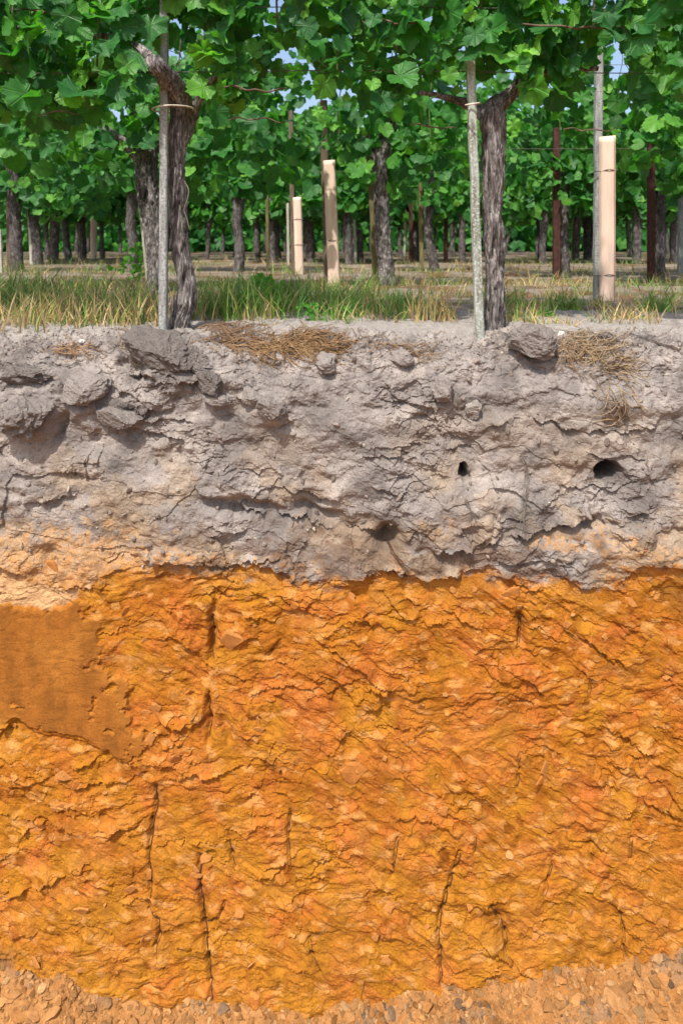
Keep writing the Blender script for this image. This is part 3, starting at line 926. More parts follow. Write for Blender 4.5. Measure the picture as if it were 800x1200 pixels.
# ------------------------------------------------------------------ grapevine leaves
LTH = [0, 14, 28, 42, 55, 70, 86, 100, 113, 130, 148, 162, 172]
LR = [1.0, 0.90, 0.82, 0.87, 0.93, 0.85, 0.74, 0.77, 0.80, 0.72, 0.66, 0.55, 0.32]


def leaf_shape(seed, npt=40, rings=2, petiole=True):
    r = np.random.default_rng(seed)
    lob = r.uniform(0.75, 1.15)
    th = np.radians(np.linspace(-172, 172, npt))
    rr = np.interp(np.abs(np.degrees(th)), LTH, LR)
    mean = np.interp(np.abs(np.degrees(th)), [0, 60, 110, 150, 172], [0.92, 0.86, 0.74, 0.6, 0.3])
    rr = mean + (rr - mean) * lob
    teeth = np.where(np.arange(npt) % 2 == 0, 1.0, 0.90) if npt > 20 else np.ones(npt)
    rr = rr * teeth * (1 + r.uniform(-0.05, 0.05, npt)) * (1 + 0.06 * np.sin(th + r.uniform(0, 6)))
    pts = [np.array([[0.0, 0.0]])]
    for k in range(1, rings + 1):
        f = k / rings
        pts.append(np.stack([np.sin(th) * rr * f, np.cos(th) * rr * f], 1))
    P2 = np.concatenate(pts)
    rad = np.hypot(P2[:, 0], P2[:, 1]); ang = np.arctan2(P2[:, 0], P2[:, 1])
    ph = r.uniform(0, 6)
    cup, fold, wave, droop = r.uniform(-0.38, 0.38), r.uniform(-0.1, 0.5), r.uniform(0.06, 0.22), r.uniform(0.0, 0.6)
    z = cup * rad**2 + fold * np.abs(P2[:, 0]) * 0.8 + wave * rad**1.5 * np.sin(ang * 5 + ph) + 0.05 * rad * np.cos(ang * 360 / 54)
    z = z - droop * np.clip(P2[:, 1], 0, None) ** 2 * 0.6
    V = np.column_stack([P2, z])
    F = []
    for i in range(npt - 1):
        F.append((0, 1 + i + 1, 1 + i))
    for k in range(rings - 1):
        a = 1 + k * npt; b = a + npt
        for i in range(npt - 1):
            F.append((a + i, a + i + 1, b + i + 1)); F.append((a + i, b + i + 1, b + i))
    lp = np.column_stack([P2, np.zeros(len(P2))])
    if petiole:
        base = len(V)
        path = [(0, 0, 0.0), (0, -0.35, -0.12), (r.uniform(-.1, .1), -0.75, -0.42)]
        ex = []
        for (x, y, zz) in path:
            for a in range(3):
                ex.append((x + 0.022 * math.cos(a * 2.094), y, zz + 0.022 * math.sin(a * 2.094)))
        V = np.vstack([V, ex]); lp = np.vstack([lp, np.tile([0.0, 0.02, 0.0], (9, 1))])
        for k in range(2):
            for a in range(3):
                a2_ = (a + 1) % 3
                p, q = base + k * 3, base + k * 3 + 3
                F.append((p + a, p + a2_, q + a2_)); F.append((p + a, q + a2_, q + a))
    return V, np.array(F), lp


LEAVES_HI = [leaf_shape(200 + k, 40, 2, True) for k in range(16)]
LEAF_ME = [np_mesh('leaf', V, F, M_LEAF_O, True, {'lp': lp}) for V, F, lp in LEAVES_HI]
LEAVES_MID = [leaf_shape(340 + k, 25, 1, False) for k in range(6)]
LEAVES_LO = [leaf_shape(300 + k, 15, 1, False) for k in range(6)]


def leaf_frames(pos, out_dir, r, hang=0.75, spread=0.75):
    """rotation matrices: leaves face outwards and up, tips hanging"""
    n = len(pos)
    nrm = out_dir + r.normal(0, spread, (n, 3)) * np.array([1, 0.7, 0.7]) + np.array([0, 0, 0.45])
    nrm /= np.linalg.norm(nrm, axis=1)[:, None]
    tip = np.column_stack([r.normal(0, 0.55, n), r.normal(0, 0.4, n) + out_dir[:, 1] * 0.3, -np.full(n, hang) + r.normal(0, 0.35, n)])
    tip -= (tip * nrm).sum(1)[:, None] * nrm
    tip /= np.linalg.norm(tip, axis=1)[:, None] + 1e-9
    side_ = np.cross(tip, nrm)
    return np.stack([side_, tip, nrm], axis=2)               # columns


def leaf_mass(name, pos, R, size, tint, parent, r, lib=LEAVES_LO):
    Vs, Fs, Ls, Ts = [], [], [], []
    n0 = 0
    which = r.integers(0, len(lib), len(pos))
    for k, (V, F, lp) in enumerate(lib):
        s_ = np.where(which == k)[0]
        if len(s_) == 0: continue
        W = np.einsum('nij,vj->nvi', R[s_], V) * size[s_][:, None, None] + pos[s_][:, None, :]
        m = len(V)
        Vs.append(W.reshape(-1, 3))
        Fs.append((F[None] + (n0 + np.arange(len(s_)) * m)[:, None, None]).reshape(-1, 3))
        Ls.append(np.tile(lp, (len(s_), 1)))
        Ts.append(np.repeat(tint[s_], m))
        n0 += m * len(s_)
    me = np_mesh(name, np.concatenate(Vs), np.concatenate(Fs), M_LEAF_M, True, {'lp': np.concatenate(Ls), 'tint': np.concatenate(Ts)})
    if parent is None: return me
    o = link(name, me, parent)
    o['kind'] = 'stuff'
    return o


def crown_points(n, r, x0, x1, zlow, ztop, ydepth, cells=9):
    """uneven cloud of leaf places: clumped along shoots, ragged below"""
    xs = r.uniform(x0, x1, n)
    zb = zlow(xs) if callable(zlow) else np.full(n, zlow)
    zs = zb + (ztop - zb) * r.uniform(0, 1, n) ** 1.0 + r.normal(0, 0.035, n)
    ys = np.sign(r.uniform(-1, 1, n)) * ydepth * np.sqrt(r.uniform(0.0, 1, n)) * (0.75 + 0.25 * np.sin(zs * 5 + xs * 7))
    return np.column_stack([xs, ys, zs])


def in_frame(p, m=30):
    D = p[:, 1] + DC
    px = CXP + p[:, 0] / D * FPX; py = YH - (p[:, 2] - HC) / D * FPX
    return (px > -m) & (px < 800 + m) & (py > -m) & (py < 1200), px, py


def dress(vine, loc, pts, n_obj, r, size=(0.048, 0.088), keep=None, mass_lib=LEAVES_LO, spread=0.75):
    """hang leaves on a vine: the ones that show largest as single leaves, the others as one mass"""
    W = pts + np.array(loc)
    ok = np.ones(len(W), bool) if keep is None else keep(W)
    W = W[ok]
    out_dir = np.column_stack([np.zeros(len(W)), np.where(W[:, 1] - loc[1] < 0.05, -1.0, 0.8), np.zeros(len(W))])
    R = leaf_frames(W, out_dir, r, spread=spread)
    sz = r.uniform(size[0], size[1], len(W)) * np.where(r.uniform(0, 1, len(W)) < 0.18, 0.6, 1.0)
    tint = np.clip(r.beta(1.6, 2.0, len(W)) + np.where(sz < 0.045, 0.25, 0.0), 0, 1)
    vis, _, _ = in_frame(W)
    order = np.argsort(np.where(vis, W[:, 1], 99.0))
    pick = [i for i in order[:n_obj] if vis[i]]
    rest = np.setdiff1d(np.arange(len(W)), pick)
    for i in pick:
        o = bpy.data.objects.new('leaf', LEAF_ME[int(r.integers(0, len(LEAF_ME)))])
        COL.objects.link(o)
        o.parent = vine
        M = Matrix([list(row) + [0] for row in (R[i] * sz[i])] + [[0, 0, 0, 1]])
        M.translation = Vector(W[i] - np.array(loc))
        o.matrix_local = M
    if len(rest):
        leaf_mass('foliage', W[rest] - np.array(loc), R[rest], sz[rest], tint[rest], vine, r, mass_lib)


# ------------------------------------------------------------------ vines
def px_path(pts, D):
    """trunk course given as (column, row, half width, step back) in the photograph at distance D"""
    P, R = [], []
    for p in pts:
        d = D + (p[3] if len(p) > 3 else 0)
        P.append(PW(p[0], p[1], d)); R.append(p[2] * ((0.72 if len(p) < 4 or p[3] >= -0.005 else 0.82) if D < 3 else 0.96 if D < 5 else 0.76) / FPX * D)
    return P, R


def vine(D, trunk, arms, label, group, crown=None, far=False, cat='grapevine', seed=1, foot=True, mat=None):
    """trunk and arms as picture courses, crown = (n leaves, n single leaves, half width, low, top)"""
    P, R = px_path(trunk, D)
    loc = Vector((P[0].x, P[0].y, 0))
    if foot:
        g = gz(P[0].x, P[0].y) if P[0].y > 0.15 else -0.01
        P[0].z = min(P[0].z, g - 0.02) if abs(P[0].z - g) > 0.02 else P[0].z
        P[0].z = g - 0.03
    root = empty('grapevine', loc)
    tag(root, label, cat, group)
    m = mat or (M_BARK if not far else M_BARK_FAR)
    ns, st = (88, 0.0045) if D < 3 else ((48, 0.009) if D < 5 else (20, 0.025))
    P = [p - loc for p in P]
    link('trunk', bag_tubes('trunk', [dict(path=P, radii=R, nseg=ns, bark=0.42 if D < 3 else 0.4, seed=seed, step=st)], m), root)
    for k, a in enumerate(arms):
        Pa, Ra = px_path(a, D)
        Pa = [p - loc for p in Pa]
        link('arm', bag_tubes('arm', [dict(path=Pa, radii=Ra, nseg=max(14, ns // 2), bark=0.4, seed=seed + 11 + k, step=st * 1.4)], m), root)
    return root, loc


def shoots(root, loc, r, n, x0, x1, z0, z1, rad=0.0035):
    for k in range(n):
        x = x0 + (x1 - x0) * (k + r.uniform(0.1, 0.9)) / n
        y = r.normal(0, 0.05)
        p = [(x, y, z0 + r.uniform(-.04, .04))]
        for t in np.linspace(0.25, 1, 5):
            p.append((x + r.normal(0, 0.03) * t, y + r.normal(0, 0.04) * t, z0 + (z1 - z0) * t))
        link('shoot', bag_tubes('shoot', [dict(path=p, radii=np.linspace(rad, rad * 0.5, len(p)), nseg=6, step=0.05)], M_SHOOT if k % 2 else M_CANE), root)


# lower edge of the first row's foliage, (column, row) in the photograph
LOWX = [-600, -120, 0, 40, 90, 140, 165, 178, 230, 250, 290, 320, 360, 420, 440, 470, 530, 552, 585, 605, 625, 690, 712, 740, 800, 900, 1500]
LOWY = [150, 165, 170, 165, 160, 140, 96, 78, 92, 140, 128, 98, 100, 118, 150, 120, 108, 84, 96, 150, 170, 116, 66, 110, 135, 150, 150]


def keep_front(W):
    _, px, py = in_frame(W)
    low = np.interp(px, LOWX, LOWY)
    r = np.random.default_rng(len(W))
    k = py < low - 22 + r.normal(0, 14, len(W))
    # openings where the sky shows through
    for cx, cy, rx, ry in ((205, 72, 14, 13), (340, 68, 14, 14), (222, 45, 7, 7), (462, 64, 8, 8), (722, 52, 9, 16), (736, 74, 7, 11), (198, 138, 34, 52), (191, 87, 14, 14), (168, 184, 20, 30), (446, 182, 15, 32), (590, 116, 33, 36), (722, 96, 14, 26), (130, 5, 8, 5), (389, 195, 14, 16), (345, 120, 30, 25), (700, 80, 7, 45)):
        k &= ~((((px - cx) / rx) ** 2 + ((py - cy) / ry) ** 2) < 1)
    return k


FRONT = []
v1, l1 = vine(2.13, [(209, 388, 18), (213, 372, 16.5), (219, 352, 14.5), (219, 330, 13), (213, 300, 13), (209, 262, 13.5), (208, 225, 13), (207, 190, 13), (209, 160, 14), (211, 138, 14.5), (211, 122, 15.5, -0.01), (208, 110, 16, -0.03), (202, 99, 14.5, -0.06), (192, 87, 13, -0.10), (183, 77, 11.5, -0.13), (176, 68, 9, -0.13)],
              [[(212, 170, 9, 0.0), (222, 150, 9, 0.03), (228, 128, 8, 0.03), (236, 112, 7, 0.02), (246, 96, 6, 0.0), (262, 84, 5, 0.0)],
               [(176, 68, 8, -0.13), (166, 58, 6, -0.12), (150, 48, 5, -0.08), (120, 42, 4.5), (70, 36, 3.6), (20, 32, 3)]],
              "gnarled grey front-row grapevine tied to the thin grey stake, left", "front row of grapevines", seed=3)
v2, l2 = vine(2.16, [(577, 386, 18), (578, 372, 17), (580, 345, 15.5), (579, 310, 15), (578, 270, 16), (576, 245, 15.5), (578, 215, 16), (578, 180, 17), (578, 155, 18), (577, 138, 19.5), (580, 126, 16.5), (590, 117, 12), (600, 108, 10.5), (608, 98, 9.5)],
              [[(572, 142, 11, 0.0), (562, 130, 11, 0.04), (548, 122, 9, 0.08), (530, 116, 6, 0.06), (490, 108, 4, 0.02)],
               [(608, 98, 8.5), (622, 88, 6), (650, 84, 4.5), (700, 80, 3.6)]],
              "stout grey front-row grapevine beside the lichened wooden stake, right of centre", "front row of grapevines", seed=5)
v0 = tag(empty('grapevine', (-1.52, 0.02, 0)), "front-row foliage spilling into the top left corner from outside the frame", 'grapevine', "front row of grapevines")
v3 = tag(empty('grapevine', (1.50, 0.03, 0)), "front-row foliage spilling into the top right corner from outside the frame", 'grapevine', "front row of grapevines")
for rt, sd_ in ((v0, 31), (v3, 33)):
    P = [(0, 0, -0.03), (0.015, 0, 0.2), (-0.01, 0.0, 0.45), (0.01, 0.0, 0.68), (0.02, 0, 0.78)]
    link('trunk', bag_tubes('trunk', [dict(path=P, radii=[.045, .04, .038, .045, .03], nseg=40, bark=0.4, seed=sd_, step=0.01)], M_BARK), rt)
    for s_ in (-1, 1):
        link('arm', bag_tubes('arm', [dict(path=[(0.02, 0, 0.76), (0.12 * s_, 0, 0.86), (0.4 * s_, 0.0, 0.9)], radii=[.024, .014, .008], nseg=20, bark=0.4, seed=sd_ + 1, step=0.012)], M_BARK), rt)
for k, (rt, loc, x0, x1) in enumerate(((v0, Vector((-1.52, 0.02, 0)), -0.55, 0.56), (v1, l1, -0.48, 0.52), (v2, l2, -0.50, 0.52), (v3, Vector((1.50, 0.03, 0)), -0.53, 0.55))):
    r = np.random.default_rng(400 + k)
    low = crown_points(620, r, x0, x1, 0.62, 1.12, 0.25)
    high = crown_points(420, r, x0, x1, 1.08, 1.95, 0.25)
    dress(rt, loc, np.vstack([low, high]), 300, r, (0.034, 0.068), keep_front, LEAVES_MID, 0.85)
    shoots(rt, loc, r, 6, x0, x1, 0.84, 1.9)

# old canes tied along the wires
CANES = [(v1, l1, [(28, 12, 2.6), (60, 15, 2.8), (112, 16, 2.2)], 1.93), (v1, l1, [(44, 133, 1.6), (70, 131, 1.8), (92, 134, 1.4)], 1.93),
         (v2, l2, [(612, 27, 2.2), (660, 31, 2.8), (700, 33, 3.0), (754, 33, 3.4)], 1.94), (v1, l1, [(262, 101, 2), (300, 104, 2.2), (336, 103, 2.0)], 1.95),
         (v1, l1, [(268, 139, 1.7), (300, 139, 1.8), (338, 142, 1.4)], 2.0), (v2, l2, [(438, 22, 2), (462, 27, 2.6), (492, 24, 2.2)], 1.94), (v2, l2, [(660, 153, 1.6), (690, 152, 1.6), (720, 150, 1.4)], 2.0),
         (v1, l1, [(320, 18, 2.2), (360, 24, 2.8), (400, 26, 2.6), (440, 22, 2.0)], 1.98), (v2, l2, [(480, 148, 1.5), (510, 147, 1.8), (535, 150, 1.4)], 2.02)]
for rt, loc, pts, D in CANES:
    rc_ = np.random.default_rng(int(pts[0][0]))
    full = []
    for (x0_, y0_, w0_), (x1_, y1_, w1_) in zip(pts[:-1], pts[1:]):
        for t in (0, 0.35, 0.7):
            full.append((x0_ + (x1_ - x0_) * t, y0_ + (y1_ - y0_) * t + rc_.normal(0, 1.6), (w0_ + (w1_ - w0_) * t) * 0.72 * rc_.uniform(.8, 1.25), 0.05 + rc_.normal(0, 0.015)))
    full.append((pts[-1][0], pts[-1][1], pts[-1][2] * .6, 0.08))
    P, R = px_path(full, D)
    link('cane', bag_tubes('cane', [dict(path=[p - loc for p in P], radii=R, nseg=10, bark=0.25, seed=7, step=0.008)], M_CANE), rt)
# shred of bark peeling from the left vine
P, R = px_path([(216, 212, .9), (221, 222, .9), (219, 236, 1.0), (216, 246, 1.0), (219, 256, 0.9), (222, 268, .8)], 2.08)
link('bark_shred', bag_tubes('bark_shred', [dict(path=[p - l1 for p in P], radii=R, nseg=6, step=0.006)], M_ROOTLET), v1)
for cx, cy0, cy1, ww in ((200, 280, 296, 2.2), (204, 345, 372, 2.2), (213, 300, 336, 1.8), (206, 196, 240, 1.6), (211, 240, 285, 1.6), (203, 150, 182, 1.6)):
    P, R = px_path([(cx, cy0, ww), (cx - 1.5, (cy0 + cy1) / 2, ww * 1.3), (cx - 3, cy1, ww * 0.5)], 2.088)
    link('bark_shred', bag_tubes('bark_shred', [dict(path=[p - l1 for p in P], radii=R, nseg=7, bark=0.3, seed=cy0, step=0.006)], M_BARK), v1)
for cx, cy0, cy1, ww in ((570, 170, 205, 2), (586, 180, 232, 1.8), (575, 250, 290, 2), (584, 262, 300, 2), (571, 310, 350, 2), (583, 330, 368, 2.2)):
    P, R = px_path([(cx, cy0, ww), (cx + 1, (cy0 + cy1) / 2, ww * 1.3), (cx - 1, cy1, ww * 0.5)], 2.112)
    link('bark_shred', bag_tubes('bark_shred', [dict(path=[p - l2 for p in P], radii=R, nseg=7, bark=0.3, seed=cy0, step=0.006)], M_BARK), v2)

# second and third row vines that can be told apart
GR = "grapevines in the rows behind"
MID = [
    (3.72, [(183, 352, 13), (184, 320, 11), (182, 285, 11), (178, 250, 12), (173, 222, 13), (171, 198, 13), (171, 180, 14), (174, 166, 11), (180, 152, 8), (184, 138, 6)], [[(166, 182, 10), (152, 172, 8), (138, 162, 6), (122, 150, 5)]], "dark second-row grapevine with a knot hole, just left of the thin grey stake", (520, 130, 0.62)),
    (4.15, [(454, 342, 12), (453, 320, 10), (449, 285, 9), (447, 245, 9), (445, 210, 9.5), (444, 186, 11), (449, 166, 9), (455, 150, 7), (460, 138, 5)], [[(440, 185, 8), (434, 172, 6), (428, 160, 5)]], "dark second-row grapevine with an olive stake, near the centre", (520, 130, 0.6)),
    (6.4, [(511, 320, 8), (506, 302, 7), (502, 280, 6.5), (502, 250, 7), (503, 220, 7.5), (502, 200, 8), (506, 185, 5)], [[(500, 205, 5), (494, 190, 4)]], "grey grapevine with a kinked foot behind the centre vine", (480, 70, 0.62)),
    (5.3, [(662, 324, 8), (660, 300, 7.5), (660, 260, 7.5), (661, 225, 8), (662, 200, 7), (668, 186, 5)], [], "dark grapevine hidden behind the left rust-brown steel post", (500, 90, 0.62)),
    (5.1, [(772, 332, 9), (772, 300, 8.5), (771, 270, 8.5), (772, 240, 8.5), (774, 215, 6)], [[(770, 238, 5), (760, 222, 4)]], "dark grapevine beside the right rust-brown steel post", (500, 90, 0.62)),
    (6.3, [(21, 322, 9), (20, 300, 9), (18, 260, 9), (17, 225, 9.5), (17, 198, 8)], [[(17, 205, 5), (6, 190, 4)]], "dark grapevine with a brown stake at the far left edge", (500, 70, 0.65)),
    (8.0, [(46, 310, 7), (43, 285, 7), (40, 260, 7), (37, 240, 6), (32, 226, 5)], [], "leaning grapevine between the left edge and the pair of trunks", (480, 30, 0.6)),
    (8.8, [(64, 305, 6), (65, 280, 6), (66, 250, 5.5), (66, 216, 5.5)], [], "upright grapevine, front one of the pair left of the short pale tube", (480, 30, 0.6)),
    (9.6, [(81, 301, 5.5), (78, 280, 5), (76, 255, 5), (74, 230, 5)], [], "thin grapevine, rear one of the pair left of the short pale tube", (440, 0, 0.6)),
    (10.4, [(98, 299, 5), (97, 280, 5), (96, 248, 5)], [[(98, 262, 3), (104, 250, 3)]], "grey far grapevine right beside the short pale tube", (420, 0, 0.6)),
    (10.0, [(302, 302, 5), (301, 280, 5), (300, 260, 5), (301, 240, 5), (297, 230, 4.5), (290, 222, 4)], [], "far grapevine with a bent neck left of the yellowish stake", (420, 0, 0.6)),
    (9.0, [(320, 304, 5), (319, 280, 5), (318, 250, 5), (317, 222, 5)], [], "far grapevine right behind the yellowish stake", (440, 0, 0.6)),
    (9.2, [(364, 305, 6.5), (363, 285, 7), (362, 265, 7.5), (360, 250, 6)], [], "broad grey far grapevine between the two pale tubes of the centre", (440, 0, 0.6)),
    (8.4, [(409, 307, 6), (408, 280, 6), (406, 250, 7), (404, 228, 6)], [], "dark far grapevine just right of the taller centre tube", (460, 30, 0.6)),
    (9.5, [(422, 304, 5), (422, 285, 5), (421, 270, 5)], [], "short dark far grapevine left of the centre vine's foot", (420, 0, 0.6)),
    (9.8, [(486, 303, 5), (485, 280, 5), (484, 255, 5), (485, 232, 4.5)], [], "light grey far grapevine beside the thin rust-brown post", (420, 0, 0.6)),
    (9.0, [(541, 305, 5), (541, 280, 5), (542, 250, 5)], [], "far grapevine just left of the lichened stake", (440, 0, 0.6)),
    (8.6, [(636, 306, 5), (635, 285, 5.5), (638, 260, 5.5), (640, 232, 5)], [], "pale far grapevine left of the left rust-brown steel post", (440, 0, 0.6)),
    (9.4, [(674, 304, 5), (675, 280, 5.5), (677, 245, 5.5)], [], "far grapevine, left one of two right of the left rust-brown post", (440, 0, 0.6)),
    (9.9, [(687, 303, 5), (687, 280, 5), (685, 245, 5)], [], "far grapevine, right one of two right of the left rust-brown post", (440, 0, 0.6)),
    (8.5, [(746, 307, 6), (746, 280, 6), (746, 240, 6)], [], "far grapevine between the tall pale tube and the right rust-brown post", (440, 30, 0.6)),
    (9.0, [(788, 306, 5), (788, 280, 5), (789, 252, 5)], [], "far grapevine at the right edge behind the grey stake", (440, 0, 0.6)),
]
for k, (D, tr, ar, lb, cr) in enumerate(MID):
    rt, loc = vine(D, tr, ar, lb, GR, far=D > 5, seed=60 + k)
    r = np.random.default_rng(500 + k)
    pts = crown_points(cr[0], r, -cr[2], cr[2], 0.74, 1.95, 0.30)
    low = crown_points(cr[0] // 6, r, -cr[2], cr[2], 0.62, 0.9, 0.26)
    pts = np.vstack([pts, low])

    def keep_mid(W):
        _, px, py = in_frame(W)
        k_ = np.ones(len(W), bool)
        for cx, cy, rx, ry in ((345, 120, 26, 16), (389, 195, 14, 16), (726, 70, 13, 40), (340, 68, 10, 12), (205, 72, 10, 10), (462, 64, 7, 7), (735, 120, 8, 20)):
            k_ &= ~((((px - cx) / rx) ** 2 + ((py - cy) / ry) ** 2) < 1)
        if D < 4.3:
            for cx, cy, rx, ry in ((170, 196, 18, 24), (446, 188, 13, 28)):
                k_ &= ~((((px - cx) / rx) ** 2 + ((py - cy) / ry) ** 2) < 1)
        return k_
    dress(rt, loc, pts, cr[1], r, (0.042, 0.080) if D < 7 else (0.06, 0.11), keep_mid)
    if D < 7:
        shoots(rt, loc, r, 4, -0.45, 0.45, 0.85, 1.85, 0.004)
# second-row vine's knot hole: a near-black lump, its inner shade put into the colour
v172 = [o for o in bpy.data.objects if o.name.startswith('grapevine') and 'knot hole' in o.get('label', '')][0]
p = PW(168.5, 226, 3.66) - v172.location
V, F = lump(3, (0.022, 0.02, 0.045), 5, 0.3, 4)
hole_shade = plain_material('knot', (0.008, 0.006, 0.005), (0.02, 0.016, 0.013), (60, 60, 60), 0.95)
link('knot', np_mesh('knot', V + np.array(p), F, hole_shade, True), v172)

# the other vines of rows two and three, foliage in view, trunks hidden or outside
for k, (x, y, lb) in enumerate(((-2.25, 1.75, "second-row grapevine outside the left edge, only its leaves in view"), (2.35, 2.0, "second-row grapevine outside the right edge, only its leaves in view"),
                                (-1.9, 4.1, "third-row grapevine hidden behind the front left foliage"), (-0.95, 4.2, "third-row grapevine hidden behind the gnarled left trunk"), (3.3, 3.9, "third-row grapevine outside the right edge"))):
    rt = tag(empty('grapevine', (x, y, 0)), lb, 'grapevine', GR)
    P = [(0, 0, -0.03), (0.015, 0, 0.2), (-0.01, 0.0, 0.45), (0.01, 0.0, 0.72), (0.02, 0, 0.9)]
    link('trunk', bag_tubes('trunk', [dict(path=P, radii=[.05, .045, .043, .05, .03], nseg=24, bark=0.4, seed=k + 90, step=0.02)], M_BARK_FAR), rt)
    r = np.random.default_rng(600 + k)
    dress(rt, Vector((x, y, 0)), crown_points(560, r, -0.62, 0.62, 0.72, 1.95, 0.3), 60, r, (0.052, 0.095))

# far rows: copies
protos = []
for k in range(5):
    r = np.random.default_rng(700 + k)
    lean = r.normal(0, 0.11)
    P = [(0, 0, -0.03), (0.01 + lean * .4, 0, 0.2), (lean * .8 - 0.01, 0.0, 0.45), (lean, 0.0, 0.7), (lean + r.normal(0, .06), 0, 0.92)]
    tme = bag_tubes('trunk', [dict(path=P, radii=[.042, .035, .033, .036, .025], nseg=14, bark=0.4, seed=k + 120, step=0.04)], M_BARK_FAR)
    pts = crown_points(430, r, -0.62, 0.62, 0.68, 2.0, 0.32)
    od = np.column_stack([np.zeros(len(pts)), np.where(pts[:, 1] < 0.05, -1.0, 0.8), np.zeros(len(pts))])
    cme = leaf_mass('foliage', pts, leaf_frames(pts, od, r), r.uniform(0.07, 0.12, len(pts)), np.clip(r.beta(1.6, 2.0, len(pts)), 0, 1), None, r)
    protos.append((tme, cme))
ORD = "first second third fourth fifth sixth seventh eighth ninth tenth eleventh twelfth thirteenth fourteenth fifteenth sixteenth seventeenth eighteenth nineteenth twentieth".split()
r = np.random.default_rng(77)
for row, D in enumerate((10.2, 12.1, 14.0, 15.8)):
    half = D * 0.5 + 0.55
    nm = ["dark grapevine of the fifth row back", "dark grapevine of the sixth row back", "small dim grapevine of the seventh row back", "faint small grapevine of the last row before the hedge"][row]
    x = -half + r.uniform(0, .5)
    count = 0
    while x < half:
        px = CXP + x / D * FPX
        if px < 0: lb = nm + ", cut by the left edge"
        elif px > 800: lb = nm + ", cut by the right edge"
        else:
            lb = nm + ", %s from the left" % ORD[count]
            count += 1
        y = D - DC + r.normal(0, 0.15)
        rt = tag(empty('grapevine', (x, y, gz(x, y))), lb, 'grapevine', "grapevines of the far rows")
        tme, cme = protos[int(r.integers(0, 5))]
        rt.rotation_euler = (0, 0, r.choice([0, math.pi]) + r.normal(0, .1))
        rt.scale = (1, 1, r.uniform(0.9, 1.08))
        link('trunk', tme, rt)
        f = link('foliage', cme, rt); f['kind'] = 'stuff'
        x += (0.85 if r.uniform() < .8 else 1.5) + r.normal(0, 0.16)

# dark leafy hedge closing the view
hx = np.random.default_rng(78)
n = 9000
pts = np.column_stack([hx.uniform(-22, 22, n), hx.uniform(15.5, 18.0, n), np.abs(hx.normal(0, 0.9, n)) + 0.03])
od = np.column_stack([np.zeros(n), -np.ones(n), np.zeros(n)])
hm = leaf_mass('hedge', pts, leaf_frames(pts, od, hx), hx.uniform(0.12, 0.22, n), np.clip(hx.beta(1.4, 2.6, n), 0, 1), None, hx)
tag(link('hedge', hm), "dark green leafy mass closing the view behind the last vine rows", 'hedge', None, 'stuff')

# ------------------------------------------------------------------ stakes, posts, guard tubes, wires
def stake(name, p0, p1, w, d, mat, label, cat='stake', group=None, seg=14, seed=1, rot=0.0):
    """sawn stake from foot p0 to top p1, edges eased, slightly out of true"""
    p0, p1 = Vector(p0), Vector(p1)
    r = np.random.default_rng(seed)
    prof_ = np.array([(-1, -.72), (-.72, -1), (.72, -1), (1, -.72), (1, .72), (.72, 1), (-.72, 1), (-1, .72)]) * np.array([w / 2, d / 2])
    c, s = math.cos(rot), math.sin(rot)
    prof_ = prof_ @ np.array([[c, s], [-s, c]])
    V = []
    for k in range(seg + 1):
        t = k / seg
        q = p0.lerp(p1, t)
        o = r.normal(0, w * 0.03, 2)
        for a in prof_:
            V.append((q.x + a[0] * (1 + r.normal(0, .02)) + o[0], q.y + a[1] + o[1], q.z))
    F = []
    for k in range(seg):
        for a in range(8):
            b = (a + 1) % 8
            F.append((k * 8 + a, k * 8 + b, k * 8 + 8 + b, k * 8 + 8 + a))
    V.append(tuple(p1 + Vector((0, 0, w * 0.12)))); V.append(tuple(p0))
    top = len(V) - 2
    T = [(seg * 8 + a, seg * 8 + (a + 1) % 8, top) for a in range(8)] + [((a + 1) % 8, a, top + 1) for a in range(8)]
    me = np_mesh(name, np.array(V), [np.array(F), np.array(T)], mat, False)
    o = link(name, me)
    o.location = p0
    me.transform(Matrix.Translation(-p0))
    return tag(o, label, cat, group)


def stake_px(x0, y0, x1, y1, D, wpx, mat, label, name='vine_stake', group="stakes among the vines", seed=1, cat='stake', dd=None, rot=0.0):
    a, b = PW(x0, y0, D), PW(x1, y1, D)
    g = gz(a.x, a.y) if a.y > 0.15 else -0.01
    a.z = g - 0.06
    w = wpx / FPX * D
    return stake(name, a, b, w, dd or w, mat, label, cat, group, seed=seed, rot=rot)


stake_px(191, 389, 193, -30, 2.07, 9.0, M_GREYWOOD, "thin weathered grey stake in front of the gnarled left vine", seed=2)
stake_px(562.5, 391, 549.5, 40, 2.083, 9.8, M_LICHEN, "lichened wooden stake leaning left beside the stout right vine", seed=3, dd=0.018, rot=0.2)
stake_px(699, 354, 701, 38, 3.34, 8.5, M_GREYWOOD, "tall grey-brown stake strapped to the large pale guard tube", seed=4)
stake_px(384, 334, 379, 118, 4.30, 8.5, M_BROWNSTAKE, "brown stake strapped to the taller pale tube of the centre", seed=5)
stake_px(344, 324, 340.5, 130, 5.75, 5, M_BROWNSTAKE, "thin grey-brown stake behind the shorter pale tube of the centre", seed=6)
stake_px(178, 346, 166, 232, 3.78, 7, M_PALESTAKE, "pale lath leaning behind the dark vine with the knot hole", seed=7)
stake_px(441, 338, 433, 180, 4.22, 7.5, M_OLIVE, "olive stake behind the dark second-row vine at the centre", seed=8)
stake_px(494, 320, 492, 205, 6.45, 5, M_OLIVE, "olive stake left of the vine with the kinked foot", seed=9)
stake_px(13, 318, 12, 195, 6.4, 7, M_BROWNSTAKE, "brown stake against the vine at the far left edge", seed=10)
stake_px(38, 309, 34, 240, 8.0, 3.5, M_PALESTAKE, "pale lath beside the leaning vine at the left", seed=11)
stake_px(59, 304, 63, 215, 8.8, 3.5, M_BROWNSTAKE, "thin brown stake left of the paired trunks", seed=12)
